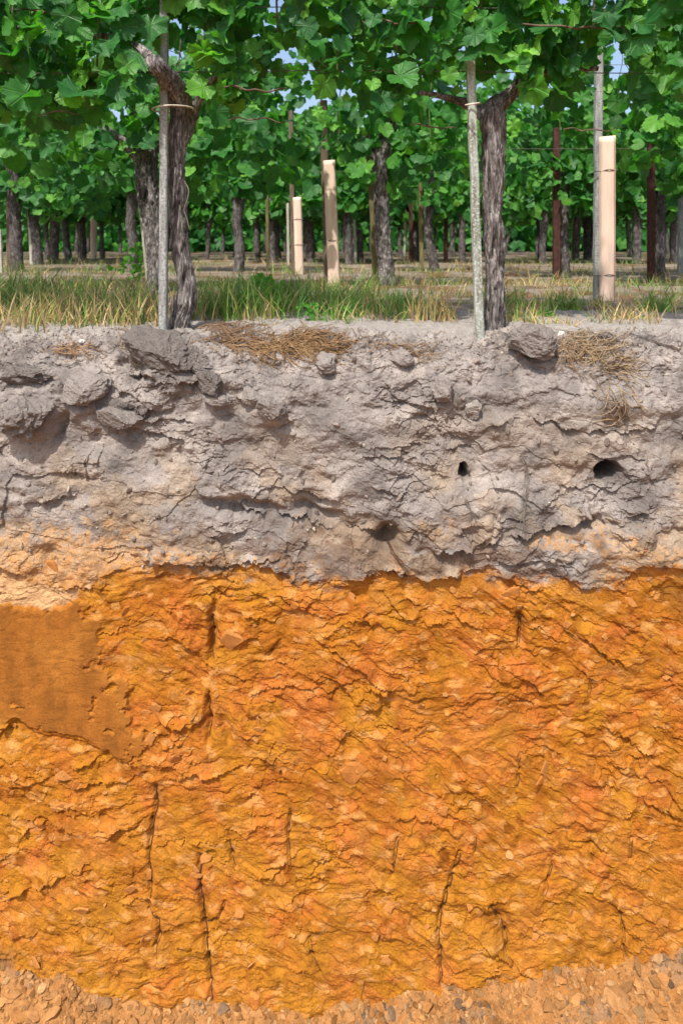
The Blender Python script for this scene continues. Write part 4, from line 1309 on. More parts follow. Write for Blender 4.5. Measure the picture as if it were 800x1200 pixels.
stake_px(2, 322, 0, 270, 6.0, 4, M_PALESTAKE, "pale stub of a lath at the left picture edge", seed=13)
stake_px(314, 312, 312.5, 207, 7.6, 3.6, M_OLIVE, "thin yellowish stake left of the shorter centre tube", seed=14)
stake_px(473, 304, 475, 246, 9.6, 2.6, M_PALESTAKE, "slanting pale lath left of the thin rust-brown post", seed=15)
stake_px(243.5, 298, 243, 267, 12.0, 2.6, M_PALESTAKE, "small white stake far off right of the gnarled left vine", seed=16)
stake_px(634, 304, 634, 200, 8.7, 2.8, M_PALESTAKE, "thin pale stake left of the left rust-brown steel post", seed=17)
stake_px(670, 304, 671, 245, 9.6, 2.6, M_PALESTAKE, "thin pale stake between the left rust-brown post and the trunk pair", seed=18)
stake_px(796, 324, 797, 222, 5.9, 5, M_GREYWOOD, "grey stake at the right picture edge", seed=19)
stake_px(338, 308, 337, 238, 7.9, 3, M_PALESTAKE, "pale lath left of the shorter centre tube", seed=20)
stake_px(417, 306, 415, 258, 8.9, 2.6, M_PALESTAKE, "short pale lath between the taller tube and the centre vine", seed=21)
stake_px(741, 305, 742, 240, 9.6, 2.4, M_PALESTAKE, "thin pale stake left of the right rust-brown post", seed=22)


def steel_post(x0, y0, y1, D, wpx, label, seed):
    """folded steel row post: a channel with a web and two flanges, hooks up its edge"""
    a, b = PW(x0, y0, D), PW(x0, y1, D)
    z0 = gz(a.x, a.y) - 0.05
    w = wpx / FPX * D
    t = w * 0.16
    root = tag(empty('steel_post', (a.x, a.y, 0)), label, 'post', "rust-brown steel posts")

    def boxm(nm, cx, cy, sx, sy):
        V = np.array([(cx + i * sx / 2, cy + j * sy / 2, z) for z in (z0, b.z) for i, j in ((-1, -1), (1, -1), (1, 1), (-1, 1))])
        F = np.array([(0, 1, 5, 4), (1, 2, 6, 5), (2, 3, 7, 6), (3, 0, 4, 7), (4, 5, 6, 7), (3, 2, 1, 0)])
        link(nm, np_mesh(nm, V, F, M_RUST), root)
    boxm('web', 0, -w * 0.3, w, t)
    boxm('flange', -w * 0.5 + t / 2, 0.0 + t * .1, t, w * 0.55)
    boxm('flange', w * 0.5 - t / 2, 0.0 + t * .1, t, w * 0.55)
    for k in range(5):
        z = z0 + 0.35 + k * 0.12
        V = np.array([(w * .5 + i * .004 + .003, -w * .3 + j * .004, z + q * .01) for q in (-1, 1) for i, j in ((-1, -1), (1, -1), (1, 1), (-1, 1))])
        link('hook', np_mesh('hook', V, np.array([(0, 1, 5, 4), (1, 2, 6, 5), (2, 3, 7, 6), (3, 0, 4, 7), (4, 5, 6, 7), (3, 2, 1, 0)]), M_RUST), root)


steel_post(651, 326, 150, 5.15, 7.5, "rust-brown steel post left of the tall pale tube", 1)
steel_post(762, 334, 150, 4.75, 7.5, "rust-brown steel post right of the tall pale tube", 2)
steel_post(481, 304, 205, 9.4, 4.2, "thin rust-brown steel post behind the centre vines", 3)
steel_post(522, 305, 230, 9.2, 4.5, "short-looking rust-brown steel post left of the lichened stake", 4)
steel_post(716, 308, 235, 8.8, 4.0, "rust-brown steel post half hidden behind the tall pale tube", 5)


def guard_tube(xpx, ytop, ybase, D, wpx, label, square=0.5, lean=0.0, ties=(0.3, 0.75), seam=False):
    c = PW(xpx, ybase, D)
    top = PW(xpx + lean, ytop, D)
    g = gz(c.x, c.y)
    root = tag(empty('guard_tube', (c.x, c.y, g)), label, 'guard tube', "pale plant guard tubes")
    h = top.z - g
    w = wpx / FPX * D / 2
    n = 40
    th = np.linspace(0, 2 * np.pi, n, endpoint=False) + 0.3
    sq = 1 / (np.abs(np.cos(th)) ** (2 + 4 * square) + np.abs(np.sin(th)) ** (2 + 4 * square)) ** (1 / (2 + 4 * square))
    rng_ = np.random.default_rng(int(xpx))
    V = []
    nr = 24
    for rr in (w, w - 0.0022):
        for k in range(nr + 1):
            t = k / nr
            rad = rr * sq * (1 + 0.018 * np.sin(th * 2 + t * 3))
            V.append(np.column_stack([rad * np.cos(th) + lean / FPX * D * t, rad * np.sin(th) * 0.92, np.full(n, -0.01 + (h + 0.01) * t) + (0.004 * np.sin(th + 1) if k == nr else 0)]))
    V = np.concatenate(V)
    F = []
    off = (nr + 1) * n
    for k in range(nr):
        for a in range(n):
            b = (a + 1) % n
            F.append((k * n + a, k * n + b, k * n + n + b, k * n + n + a))
            F.append((off + k * n + b, off + k * n + a, off + k * n + n + a, off + k * n + n + b))
    for a in range(n):
        b = (a + 1) % n
        F.append((nr * n + a, nr * n + b, off + nr * n + b, off + nr * n + a))
    link('sleeve', np_mesh('sleeve', V, np.array(F), M_TUBE, True), root)
    for tz_ in ties:
        pts = []
        stx = -w * 1.75
        for a in np.linspace(-math.pi * .95, 0.2, 14):
            pts.append((math.cos(a) * w * 1.05 + lean / FPX * D * tz_, math.sin(a) * w * 1.05, h * tz_ + 0.004 * math.sin(a * 3)))
        pts = [(stx, -0.0, h * tz_ - 0.004), (stx, -w * .55, h * tz_ - 0.003)] + pts[1:]
        link('tie', bag_tubes('tie', [dict(path=pts, radii=[0.0022] * len(pts), nseg=6)], M_WIRE), root)
        q = pts[-2]
        link('tie_knot', bag_tubes('tie_knot', [dict(path=[(q[0] - .008, q[1] - .004, q[2] - .002), (q[0] + .006, q[1] - .006, q[2] + .003), (q[0] + 0.012, q[1] - .005, q[2] + .010)], radii=[.003, .0035, .002], nseg=6)], M_WIRE), root)
    if seam:
        a = -0.95
        pts = [((w + .001) * np.interp((a) % (2 * np.pi), th, sq) * math.cos(a) + lean / FPX * D * t, (w + .001) * 0.93 * np.interp(a % (2 * np.pi), th, sq) * math.sin(a), h * t) for t in np.linspace(0.0, 0.985, 8)]
        link('seam', bag_tubes('seam', [dict(path=pts, radii=[0.0016] * len(pts), nseg=6)], M_SEAM), root)
    return root


guard_tube(710.5, 160, 354, 3.32, 17.5, "large pale tan guard tube with a red seam, nearest, at the right", 0.35, 0, (0.155, 0.79), True)
guard_tube(391.5, 188, 334, 4.28, 14, "taller of the two pale tan guard tubes at the centre", 0.7, -6, (0.36,))
guard_tube(351, 231, 323, 5.72, 10, "shorter of the two pale tan guard tubes at the centre", 0.2, -3, (0.38, 0.71))
guard_tube(110, 253, 299, 11.2, 6.5, "small far-off pale guard tube among the left trunks", 0.3, 0, ())

# ties of string on the near stakes
def tie_ring(name, cx, cy, rx, D, depth, label, sag=2.0):
    pts = []
    c = PW(cx, cy, D)
    for a in np.linspace(0, 2 * math.pi, 25):
        pts.append((rx / FPX * D * math.cos(a), depth * math.sin(a), sag / FPX * D * math.sin(a * 1.0) * 0.6 + 0.003 * math.cos(a)))
    o = link(name, bag_tubes(name, [dict(path=pts, radii=[0.0026] * len(pts), nseg=7)], M_TIE))
    o.location = c
    return tag(o, label, 'tie', "pale ties on the stakes")


tie_ring('string_tie', 203, 128, 23, 2.10, 0.075, "pale string tie binding the gnarled left vine to its stake")
tie_ring('string_tie', 553, 122, 8, 2.045, 0.02, "pale string tie round the top of the lichened stake")
tie_ring('string_tie', 172, 170, 15, 3.72, 0.08, "pale string tie round the dark vine with the knot hole")

for k, (y, z, lb) in enumerate(((0.0, 0.80, "lower trellis wire along the front row"), (0.01, 1.0, "upper trellis wire along the front row, among the leaves"), (2.0, 0.84, "trellis wire along the second row"), (2.02, 1.35, "high trellis wire along the second row"), (4.2, 0.92, "trellis wire along the third row"))):
    xs = np.linspace(-4.5 - y, 4.5 + y, 15)
    P = [(x, y, z - 0.012 * math.sin((x * 1.1) % math.pi)) for x in xs]
    tag(link('trellis_wire', bag_tubes('trellis_wire', [dict(path=P, radii=[0.0016] * len(P), nseg=6)], M_WIRE)), lb, 'wire', "trellis wires")

# ------------------------------------------------------------------ grass
def blades(pos, height, width, lean, col, r, segs=3, curl=0.6):
    n = len(pos)
    az = r.uniform(0, 2 * np.pi, n)
    dirv = np.column_stack([np.cos(az), np.sin(az), np.zeros(n)])
    sidev = np.column_stack([-np.sin(az), np.cos(az), np.zeros(n)])
    tw = r.uniform(0, np.pi, n)
    sidev = sidev * np.cos(tw)[:, None] * 1.0 + dirv * np.sin(tw)[:, None]
    rows = []
    for k in range(segs + 1):
        t = k / segs
        bend = lean * (t ** 1.7)
        up = height * (t - 0.35 * np.clip(lean / np.maximum(height, 1e-4), 0, 1.6) * t ** 2.4 * curl)
        c = pos + dirv * bend[:, None] + np.column_stack([np.zeros(n), np.zeros(n), up])
        w = width * (1 - t) ** 0.7 if k < segs else width * 0.04
        rows.append(c - sidev * w[:, None] / 2); rows.append(c + sidev * w[:, None] / 2)
    V = np.stack(rows, axis=1).reshape(-1, 3)
    m = 2 * (segs + 1)
    base = (np.arange(n) * m)[:, None, None]
    q = np.array([[2 * k, 2 * k + 1, 2 * k + 3, 2 * k + 2] for k in range(segs)])
    F = (q[None] + base).reshape(-1, 4)
    C = np.repeat(np.concatenate([col, np.ones((n, 1))], 1), m, axis=0)
    return V, F, C


def grass_cols(n, green, r):
    """green = share of green blades (array)"""
    g = r.uniform(0, 1, n) < green
    c1 = np.array([(0.15, 0.30, 0.06)]) * r.uniform(0.5, 1.4, (n, 1)) * np.column_stack([r.uniform(.8, 1.5, n), np.ones(n), r.uniform(.7, 1.3, n)])
    c2 = np.array([(0.66, 0.54, 0.29)]) * r.uniform(0.4, 1.15, (n, 1)) * np.column_stack([np.ones(n), r.uniform(.82, 1.02, n), r.uniform(.6, 1.0, n)])
    return np.where(g[:, None], c1, c2)


def grass_field(n, r):
    parts = []
    # verge under the first row: clumps of blades, green ones and dried ones
    nc = n // 40
    px = r.uniform(-500, 1300, nc)
    D = 2.17 + 1.4 * r.uniform(0, 1, nc) ** 1.25
    x, y = (px - CXP) / FPX * D, D - DC
    dens = smooth(-0.06, 0.2, fbm(x * 3.2, y * 2.6, 151, 4) + 0.28 * (px < 480) - 0.2 * ((px > 590) & (px < 700)) - 0.08 * (px > 700) + 0.12 * (D < 2.65) - 0.12 * ((px > 490) & (px < 560)))
    k = (r.uniform(0, 1, nc) < dens) & (D > 2.19 + 0.07 * (fbm(px / 60, px * 0, 152, 3) + 0.3) + 0.12 * ((px > 205) & (px < 300)))
    x, y, px, D = x[k], y[k], px[k], D[k]
    lush = smooth(-0.3, 0.3, fbm(x * 1.9 + 9, y * 1.9, 153, 4))
    green = np.clip(0.05 + 0.8 * lush * smooth(2.2, 2.55, D) + 0.2 * ((px > 250) & (px < 480)) - 0.05 * (px > 600) + 0.17 + r.normal(0, 0.3, len(x)), 0.02, 0.98)
    tall = (0.06 + 0.085 * lush * np.where(px < 480, 1.0, 0.4) + 0.03 * (px < 190)) * r.uniform(0.35, 1.55, len(x)) * (0.7 + 0.3 * smooth(2.15, 2.4, D))
    nb = r.integers(14, 46, len(x))
    ci = np.repeat(np.arange(len(x)), nb)
    m = len(ci)
    sp = 0.010 + 0.16 * tall[ci]
    x, y = x[ci] + r.normal(0, 1, m) * sp, y[ci] + r.normal(0, 1, m) * sp
    h = tall[ci] * r.uniform(0.35, 1.15, m)
    col = grass_cols(m, green[ci], r) * r.uniform(0.75, 1.25, len(px))[ci][:, None]
    y = np.maximum(y, 0.085)
    parts.append(blades(np.column_stack([x, y, ground_h(x, y) - 0.004]), h, r.uniform(0.0028, 0.0072, m), h * r.uniform(0.1, 1.2, m), col, r))
    # low weeds farther back, along the rows
    n2 = n // 2
    D = r.choice([4.1, 4.3, 6.1, 8.2, 10.2, 12.3], n2, p=[.27, .14, .2, .15, .12, .12]) + r.normal(0, 0.34, n2)
    D = np.clip(D, 3.3, 14)
    x = r.uniform(-0.72, 0.72, n2) * D
    y = D - DC
    k = r.uniform(0, 1, n2) < smooth(-0.25, 0.2, fbm(x * 1.6, y * 1.9, 154, 4))
    x, y, D = x[k], y[k], D[k]
    m = len(x)
    h = r.uniform(0.02, 0.12, m) * (0.7 + 0.6 * smooth(-.3, .3, fbm(x * 1.3, y * 1.3, 155, 3)))
    col = grass_cols(m, smooth(-0.25, 0.3, fbm(x * 2.1, y * 2.1, 156, 3)), r)
    parts.append(blades(np.column_stack([x, y, ground_h(x, y) - 0.004]), h, r.uniform(0.003, 0.008, m), h * r.uniform(0.2, 1.2, m), col, r, 2))
    V = np.concatenate([p[0] for p in parts]); F = []; o = 0
    for p in parts:
        F.append(p[1] + o); o += len(p[0])
    C = np.concatenate([p[2] for p in parts])
    return V, np.concatenate(F), C


r = np.random.default_rng(81)
V, F, C = grass_field(42000, r)
tag(link('grass', np_mesh('grass', V, F, M_BLADE, False, {'col': C})), "mixed green and straw-coloured grass along the foot of the vine rows", 'grass', None, 'stuff')


def tuft(px, D, n, h, spread, green, label, seed, wid=0.0062, group="grass tufts"):
    r = np.random.default_rng(seed)
    x, y = (px - CXP) / FPX * D, D - DC
    z = gz(x, y) if y > 0.15 else 0.0
    pos = np.column_stack([np.clip(r.normal(0, spread, n), -1.6 * spread, 1.6 * spread), np.clip(r.normal(0, spread, n), -1.6 * spread, 1.6 * spread), np.full(n, -0.006)])
    hh = h * r.uniform(0.45, 1.1, n)
    V, F, C = blades(pos, hh, r.uniform(0.6, 1.3, n) * wid, hh * r.uniform(0.1, 0.75, n), grass_cols(n, np.full(n, green), r), r, 4)
    o = link('grass_tuft', np_mesh('grass_tuft', V, F, M_BLADE, False, {'col': C}), None, (x, y, z))
    return tag(o, label, 'grass tuft', group)


tuft(664, 2.75, 130, 0.10, 0.035, 0.95, "upright green grass tuft left of the large pale tube", 1)
tuft(769, 2.62, 130, 0.12, 0.04, 0.85, "upright green grass tuft at the right below the rust-brown post", 2)
tuft(487, 2.62, 170, 0.13, 0.05, 0.97, "dark green grass tuft left of the lichened stake", 3)
tuft(508, 2.35, 120, 0.15, 0.045, 0.1, "sprawling straw-yellow grass tuft left of the lichened stake foot", 4)
tuft(305, 2.55, 260, 0.20, 0.09, 0.9, "tall green grass clump right of the gnarled left vine", 5)
tuft(262, 2.45, 200, 0.18, 0.07, 0.85, "tall green grass clump touching the gnarled left vine's foot", 6)
tuft(352, 2.7, 180, 0.18, 0.07, 0.85, "green grass clump below the shorter centre tube", 7)
tuft(55, 2.6, 240, 0.17, 0.10, 0.9, "tall green grass clump at the left edge", 8)
tuft(135, 2.6, 240, 0.16, 0.09, 0.8, "tall mixed grass clump left of the thin grey stake", 9)
tuft(60, 2.28, 200, 0.14, 0.10, 0.12, "straw-yellow grass clump at the front left", 10)
tuft(150, 2.28, 170, 0.13, 0.08, 0.15, "straw-yellow grass clump in front of the thin grey stake's left side", 11)
tuft(615, 2.45, 130, 0.10, 0.06, 0.6, "low green grass clump right of the stout vine's foot", 12)
tuft(430, 2.5, 170, 0.12, 0.08, 0.7, "low green grass clump in front of the centre vine", 13)
tuft(735, 2.35, 120, 0.10, 0.06, 0.2, "dry straw tuft in front of the large pale tube", 14)

# straw, twigs and dead leaves lying between the rows
r = np.random.default_rng(83)
n = 7000
D = 2.25 + 7.5 * r.uniform(0, 1, n) ** 1.6
x, y = r.uniform(-0.62, 0.62, n) * D, D - DC
keep = r.uniform(0, 1, n) < smooth(-0.25, 0.2, fbm(x * 2.2, y * 1.6, 157, 4))
x, y = x[keep], y[keep]
n = len(x)
ln = r.uniform(0.015, 0.075, n)
lc = np.array([(0.42, 0.32, 0.18), (0.24, 0.14, 0.075), (0.30, 0.25, 0.2), (0.13, 0.09, 0.06), (0.5, 0.42, 0.3)])[r.integers(0, 5, n)] * r.uniform(.6, 1.2, (n, 1))
V, F, C = blades(np.column_stack([x, y, ground_h(x, y) + r.uniform(0.002, 0.010, n)]), ln * r.uniform(0.05, 0.3, n), r.uniform(0.002, 0.007, n), ln, lc, r, 3, 0.2)
tag(link('ground_litter', np_mesh('ground_litter', V, F, M_BLADE, False, {'col': C})), "dry straw, twigs and dead leaf scraps strewn on the soil between the rows", 'litter', None, 'stuff')

# broad-leaved weeds
def weed(px, D, h, n, label, seed, bright=0.85, name='weed'):
    r = np.random.default_rng(seed)
    x, y = (px - CXP) / FPX * D, D - DC
    z = gz(x, y) if y > 0.15 else 0.0
    root = tag(empty(name, (x, y, z)), label, 'weed', "leafy weeds")
    link('stem', bag_tubes('stem', [dict(path=[(0, 0, -0.01), (0.01, 0, h * .4), (-0.005, 0.0, h * .9)], radii=[.003, .0025, .0015], nseg=6, step=0.02)], M_SHOOT), root)
    pos = np.column_stack([r.normal(0, h * 0.28, n), r.normal(0, h * .25, n), r.uniform(0.15, 1.0, n) * h])
    od = np.column_stack([r.normal(0, .3, n), -np.ones(n), np.zeros(n)])
    R = leaf_frames(pos, od, r)
    me = leaf_mass('leaves', pos, R, np.clip(r.uniform(0.07, 0.13, n) * h, 0.006, 0.02), np.full(n, bright), None, r)
    f = link('leaves', me, root)
    return root


weed(163, 4.2, 0.26, 70, "bright green leafy vine sucker left of the dark second-row trunk", 1, 0.93, 'vine_sucker')
weed(365, 2.36, 0.07, 60, "low bright green broad-leaved weed near the pit edge, centre", 2, 0.8)
weed(400, 2.42, 0.06, 50, "low green broad-leaved weed right of the centre weed", 3, 0.75)
weed(525, 2.38, 0.045, 40, "small green weed at the foot of the lichened stake", 4, 0.8)
weed(318, 2.62, 0.17, 60, "tall leafy weed in the grass below the shorter centre tube", 5, 0.88)
weed(640, 2.4, 0.04, 40, "flat green weed right of the big loose clod", 6, 0.78)

# ------------------------------------------------------------------ straw lying on the edge of the cut
def straw(name, spots, n, length, label, seed, colr=((0.30, 0.19, 0.10), (0.42, 0.31, 0.18)), hang=0.0, rad=0.0011):
    r = np.random.default_rng(seed)
    bag = Bag(); cols = []
    for _ in range(n):
        cx, cy, sx, sy = spots[int(r.integers(0, len(spots)))]
        px, py = r.normal(cx, sx), r.normal(cy, sy)
        L = length * r.uniform(0.4, 1.3)
        a = r.normal(0.15, 0.75) if hang < 0.5 else r.normal(1.3, 0.5)
        if r.uniform() < 0.25: a += 1.2
        pts = []
        bend = r.normal(0, 0.9)
        lift = r.uniform(0.001, 0.008)
        for t in (0, 0.33, 0.66, 1.0):
            aa = a + bend * (t - .5)
            q = wall_at(px + math.cos(aa) * L * t, py + math.sin(aa) * L * t * (0.55 if hang < .5 else 1.0), lift + 0.010 * math.sin(math.pi * t) * r.uniform(0, 1))
            pts.append(q)
        for V, F in tube(pts, [rad, rad * 1.1, rad, rad * .5], 4, cap=False):
            bag.add(V, F)
            c = np.array(colr[0]) + (np.array(colr[1]) - np.array(colr[0])) * r.uniform()
            cols.append(np.tile(np.append(c * r.uniform(.7, 1.15), 1.0), (len(V), 1)))
    o = link(name, bag.mesh(name, M_BLADE, False, {'col': np.concatenate(cols)}))
    return tag(o, label, 'straw', "dry straw on the edge of the cut", 'stuff')


straw('dry_straw', [(330, 408, 34, 7), (290, 398, 26, 7), (350, 402, 24, 5), (365, 400, 14, 4)], 420, 34, "mat of rusty brown dry straw on the pit edge right of the left vine", 1, ((0.24, 0.13, 0.06), (0.40, 0.26, 0.13)))
straw('dry_straw', [(695, 412, 22, 8), (715, 425, 16, 10), (678, 405, 12, 6)], 200, 30, "tangle of dry straw on the pit edge right of the big loose clod", 2, ((0.28, 0.19, 0.11), (0.46, 0.34, 0.2)))
straw('dry_straw', [(712, 455, 12, 14), (722, 470, 8, 14)], 26, 40, "long straw stalks hanging down the grey face below the right tangle", 3, ((0.30, 0.2, 0.12), (0.44, 0.33, 0.2)), 1.0)
straw('dry_straw', [(85, 410, 16, 4)], 60, 20, "small patch of brown straw on the pit edge at the left", 4, ((0.3, 0.17, 0.09), (0.42, 0.27, 0.15)))
straw('dry_straw', [(660, 405, 4, 12)], 34, 26, "upright wisp of dry straw beside the big loose clod", 5, ((0.30, 0.2, 0.12), (0.42, 0.3, 0.18)), 1.0)
straw('dry_straw', [(490, 410, 10, 8), (455, 405, 14, 4)], 70, 20, "thin scatter of brown straw left of the lichened stake", 6, ((0.24, 0.15, 0.09), (0.38, 0.26, 0.15)))
straw('dry_straw', [(150, 400, 9, 7), (160, 415, 6, 8)], 60, 22, "wisp of pale straw at the left side of the large overhanging clod", 7, ((0.34, 0.26, 0.16), (0.46, 0.36, 0.24)))
straw('dry_straw', [(265, 388, 14, 4)], 90, 26, "brown root straw at the gnarled left vine's foot", 8, ((0.2, 0.12, 0.08), (0.34, 0.22, 0.13)))

# ------------------------------------------------------------------ clods, roots, flakes
def clod(px, py, rx, ry, label, seed, out=0.4, sub=5, rough=0.32, planes=8, name='soil_clod', mat=None, tilt=0.0, group="loose clods on the cut", lift=0.0):
    c = wall_at(px, py)
    D = DC + c.y
    sx, sz = rx / FPX * D, ry / FPX * D
    sy = min(sx, sz) * 0.9
    V, F = lump(sub, (sx, sy, sz), seed, rough, planes)
    w_ = worley(V[:, 0] * 75 + V[:, 1] * 50 + seed, V[:, 2] * 75 - V[:, 1] * 45, seed)
    V = V * (1 + 0.09 * (w_[4] - 0.5))[:, None]
    V = V + (fbm(V[:, 0] * 120 + V[:, 1] * 80 + seed, V[:, 2] * 120 - V[:, 1] * 70, seed, 3))[:, None] * V * 0.05
    o = link(name, np_mesh(name, V, F, mat or M_CLOD, False))
    o.location = c + Vector((0, -sy * out, sz * lift))
    o.rotation_euler = (0, tilt, 0)
    return tag(o, label, 'clod', group)


clod(618, 403, 27, 24, "big rounded grey clod perched on the pit edge right of the lichened stake", 47, 0.75, rough=0.2, planes=4, lift=0.1)
clod(194, 412, 44, 25, "large dark rough clod overhanging the face below the thin grey stake", 22, 0.75, tilt=0.35, lift=0.1, rough=0.32, planes=10, mat=M_CLOD_DARK)
clod(225, 424, 28, 15, "dark crumbly clod right below the large overhanging one", 23, 0.3, tilt=0.4, rough=0.5, mat=M_CLOD_DARK)
clod(33, 480, 34, 30, "large flat-faced grey clod jutting from the face at the left edge", 24, 0.3, planes=12)
clod(258, 468, 19, 8, "small pale tan stone-like clod in the grey face", 25, 0.5, 4, mat=M_FLAKE if False else M_CLOD, tilt=0.2)
clod(104, 452, 30, 20, "broad blocky clod between the left edge clods and the large overhanging one", 61, 0.2, 5, 0.25, 12, tilt=-0.3)
clod(140, 486, 26, 15, "wedge-shaped clod below the broad blocky one", 62, 0.2, 5, 0.25, 12, tilt=0.2)
clod(248, 448, 24, 14, "angular dark clod above the pale stone-like one", 63, 0.25, 5, 0.3, 12, mat=M_CLOD_DARK, tilt=0.4)
clod(470, 418, 20, 12, "low crumbly clod on the pit edge left of the lichened stake", 64, 0.3, 4, 0.3, 10)
clod(519, 455, 15, 16, "rounded grey clod in the face below left of the lichened stake", 26, 0.35, 4)
clod(552, 478, 14, 12, "smaller rounded clod diagonally below the rounded one", 27, 0.3, 4)
clod(572, 376, 14, 8, "low lump of soil at the stout vine's foot", 28, 0.4, 4)
clod(296, 462, 16, 11, "angular clod right of the pale stone-like one", 29, 0.3, 4, tilt=0.5)
clod(318, 476, 17, 13, "blocky clod at the lower end of the row of clods left of centre", 30, 0.35, 4, tilt=0.3)
clod(35, 440, 30, 15, "dark crumbly clod above the flat-faced one at the left edge", 31, 0.25, 5, 0.5, mat=M_CLOD_DARK)
clod(380, 425, 18, 14, "grey lump just below the straw mat", 32, 0.25, 4)
clod(655, 391, 6, 4, "small whitish pebble on the pit edge right of the big clod", 33, 0.6, 3, 0.1, name='pebble', mat=M_PEBBLE, group="pebbles")
clod(95, 397, 4, 3, "tiny whitish pebble on the pit edge at the left", 34, 0.6, 3, 0.1, name='pebble', mat=M_PEBBLE, group="pebbles")

CR = [lump(1, (1.3, 1.1, 0.8), 40 + k, 0.45, 8, (0.35, 0.8)) for k in range(30)]
# crumbs strewn over the pit edge
r = np.random.default_rng(91)
bag = Bag(); cc = []
for k in range(3600):
    px = r.uniform(-80, 880)
    py = 387 + abs(r.normal(0, 1)) * 20 if k % 3 else r.uniform(395, 665)
    c = wall_at(px, py)
    s = r.uniform(0.0015, 0.005) if k % 12 else r.uniform(0.005, 0.011)
    V, F = CR[int(r.integers(0, 30))]
    a = r.uniform(0, 6.28); ca_, sa_ = math.cos(a), math.sin(a)
    V = (V * s * r.uniform(.7, 1.3, 3)) @ np.array([[ca_, 0, sa_], [0, 1, 0], [-sa_, 0, ca_]])
    bag.add(V + np.array(c), F)
    g = r.uniform(0.7, 1.15)
    cc.append(np.tile(np.append((lin(160, 146, 136) if r.uniform() < .85 else lin(196, 184, 168)) * g * KS, 1.0), (len(V), 1)))
tag(link('soil_crumbs', bag.mesh('soil_crumbs', M_CRUMBS, False, {'col': np.concatenate(cc)})), "fine grey soil crumbs strewn over the pit edge and face", 'crumbs', None, 'stuff')

for pts, rad, lb in ROOTS:
    path = []
    for (xa_, ya_), (xb_, yb_) in zip(pts[:-1], pts[1:]):
        n = max(2, int(math.hypot(xb_ - xa_, yb_ - ya_) / 6))
        for t in np.linspace(0, 1, n, endpoint=False):
            path.append(wall_at(xa_ + (xb_ - xa_) * t + random.gauss(0, .5), ya_ + (yb_ - ya_) * t, 0.0045))
    path.append(wall_at(pts[-1][0], pts[-1][1], 0.001))
    rr = np.linspace(1, 0.55, len(path)) * rad * MM * 0.8
    o = link('root', bag_tubes('root', [dict(path=path, radii=rr, nseg=7, bark=0.35, seed=int(pts[0][0]), step=0.004)], M_ROOT))
    tag(o, lb, 'root', "dark roots in the clay")

for k, (spots, lb) in enumerate((([(612, 535), (616, 560), (610, 590), (606, 632)], "fine grey rootlets hanging in the face left of the large burrow"), ([(543, 580), (549, 600), (546, 612)], "fine rootlets below the small burrow"),
                                 ([(725, 470), (731, 500), (728, 520)], "fine rootlets above the large burrow"), ([(455, 640), (465, 655), (478, 668)], "dark forked rootlet at the bottom of the grey soil, centre"))):
    bg = Bag()
    rr = np.random.default_rng(k)
    for s_ in range(5):
        path = []
        ox = rr.normal(0, 5)
        for t in np.linspace(0, 1, 10):
            i = min(int(t * (len(spots) - 1)), len(spots) - 2); u = t * (len(spots) - 1) - i
            x_ = spots[i][0] * (1 - u) + spots[i + 1][0] * u; y_ = spots[i][1] * (1 - u) + spots[i + 1][1] * u
            path.append(wall_at(x_ + ox * t + rr.normal(0, 1.2), y_, 0.004))
        for V, F in tube(path, np.linspace(.0011, .0005, len(path)), 5, cap=False):
            bg.add(V, F)
    tag(link('rootlet', bg.mesh('rootlet', M_ROOT if k == 3 else M_ROOTLET, True)), lb, 'rootlet', "fine rootlets in the grey soil")

# pale dry flakes clinging to the clay
FLK = [(205, 890, 8, 14), (76, 908, 14, 6), (90, 918, 8, 5), (493, 832, 6, 11), (585, 818, 9, 3), (667, 838, 5, 10), (637, 902, 6, 12), (583, 831, 5, 3), (180, 830, 7, 9), (75, 945, 12, 5), (35, 965, 7, 8), (40, 975, 12, 6),
       (66, 946, 9, 4), (150, 1045, 16, 5), (92, 1066, 13, 8), (100, 1082, 8, 3), (280, 1070, 7, 6), (372, 967, 4, 6), (338, 968, 3, 10), (395, 935, 7, 3), (172, 1027, 6, 8), (455, 1065, 9, 6), (440, 1098, 5, 5), (452, 1128, 9, 7), (550, 1062, 5, 7),
       (465, 990, 3, 14), (670, 1072, 4, 6), (605, 790, 6, 3), (640, 712, 4, 5), (530, 690, 5, 4), (600, 695, 14, 8), (663, 730, 6, 4), (760, 745, 4, 7), (700, 810, 14, 4), (690, 812, 8, 3), (300, 845, 5, 6), (220, 815, 8, 8), (150, 715, 10, 6), (220, 668, 8, 6), (175, 865, 7, 8),
       (15, 853, 4, 3), (450, 890, 4, 3), (480, 755, 3, 5), (345, 750, 4, 3), (170, 750, 6, 4), (270, 748, 15, 13), (500, 880, 3, 3), (555, 690, 4, 4), (708, 745, 5, 6), (738, 705, 9, 5), (410, 700, 12, 5), (60, 665, 12, 10), (290, 700, 6, 4)]
r = np.random.default_rng(95)
for _ in range(130):
    s = 2.0 + r.exponential(1.6)
    x_, y_ = r.uniform(-60, 860), r.uniform(690, 1150)
    if x_ < 160 and 700 < y_ < 900: continue
    FLK.append((x_, y_, s * r.uniform(.9, 1.8), s * r.uniform(0.6, 1.1)))


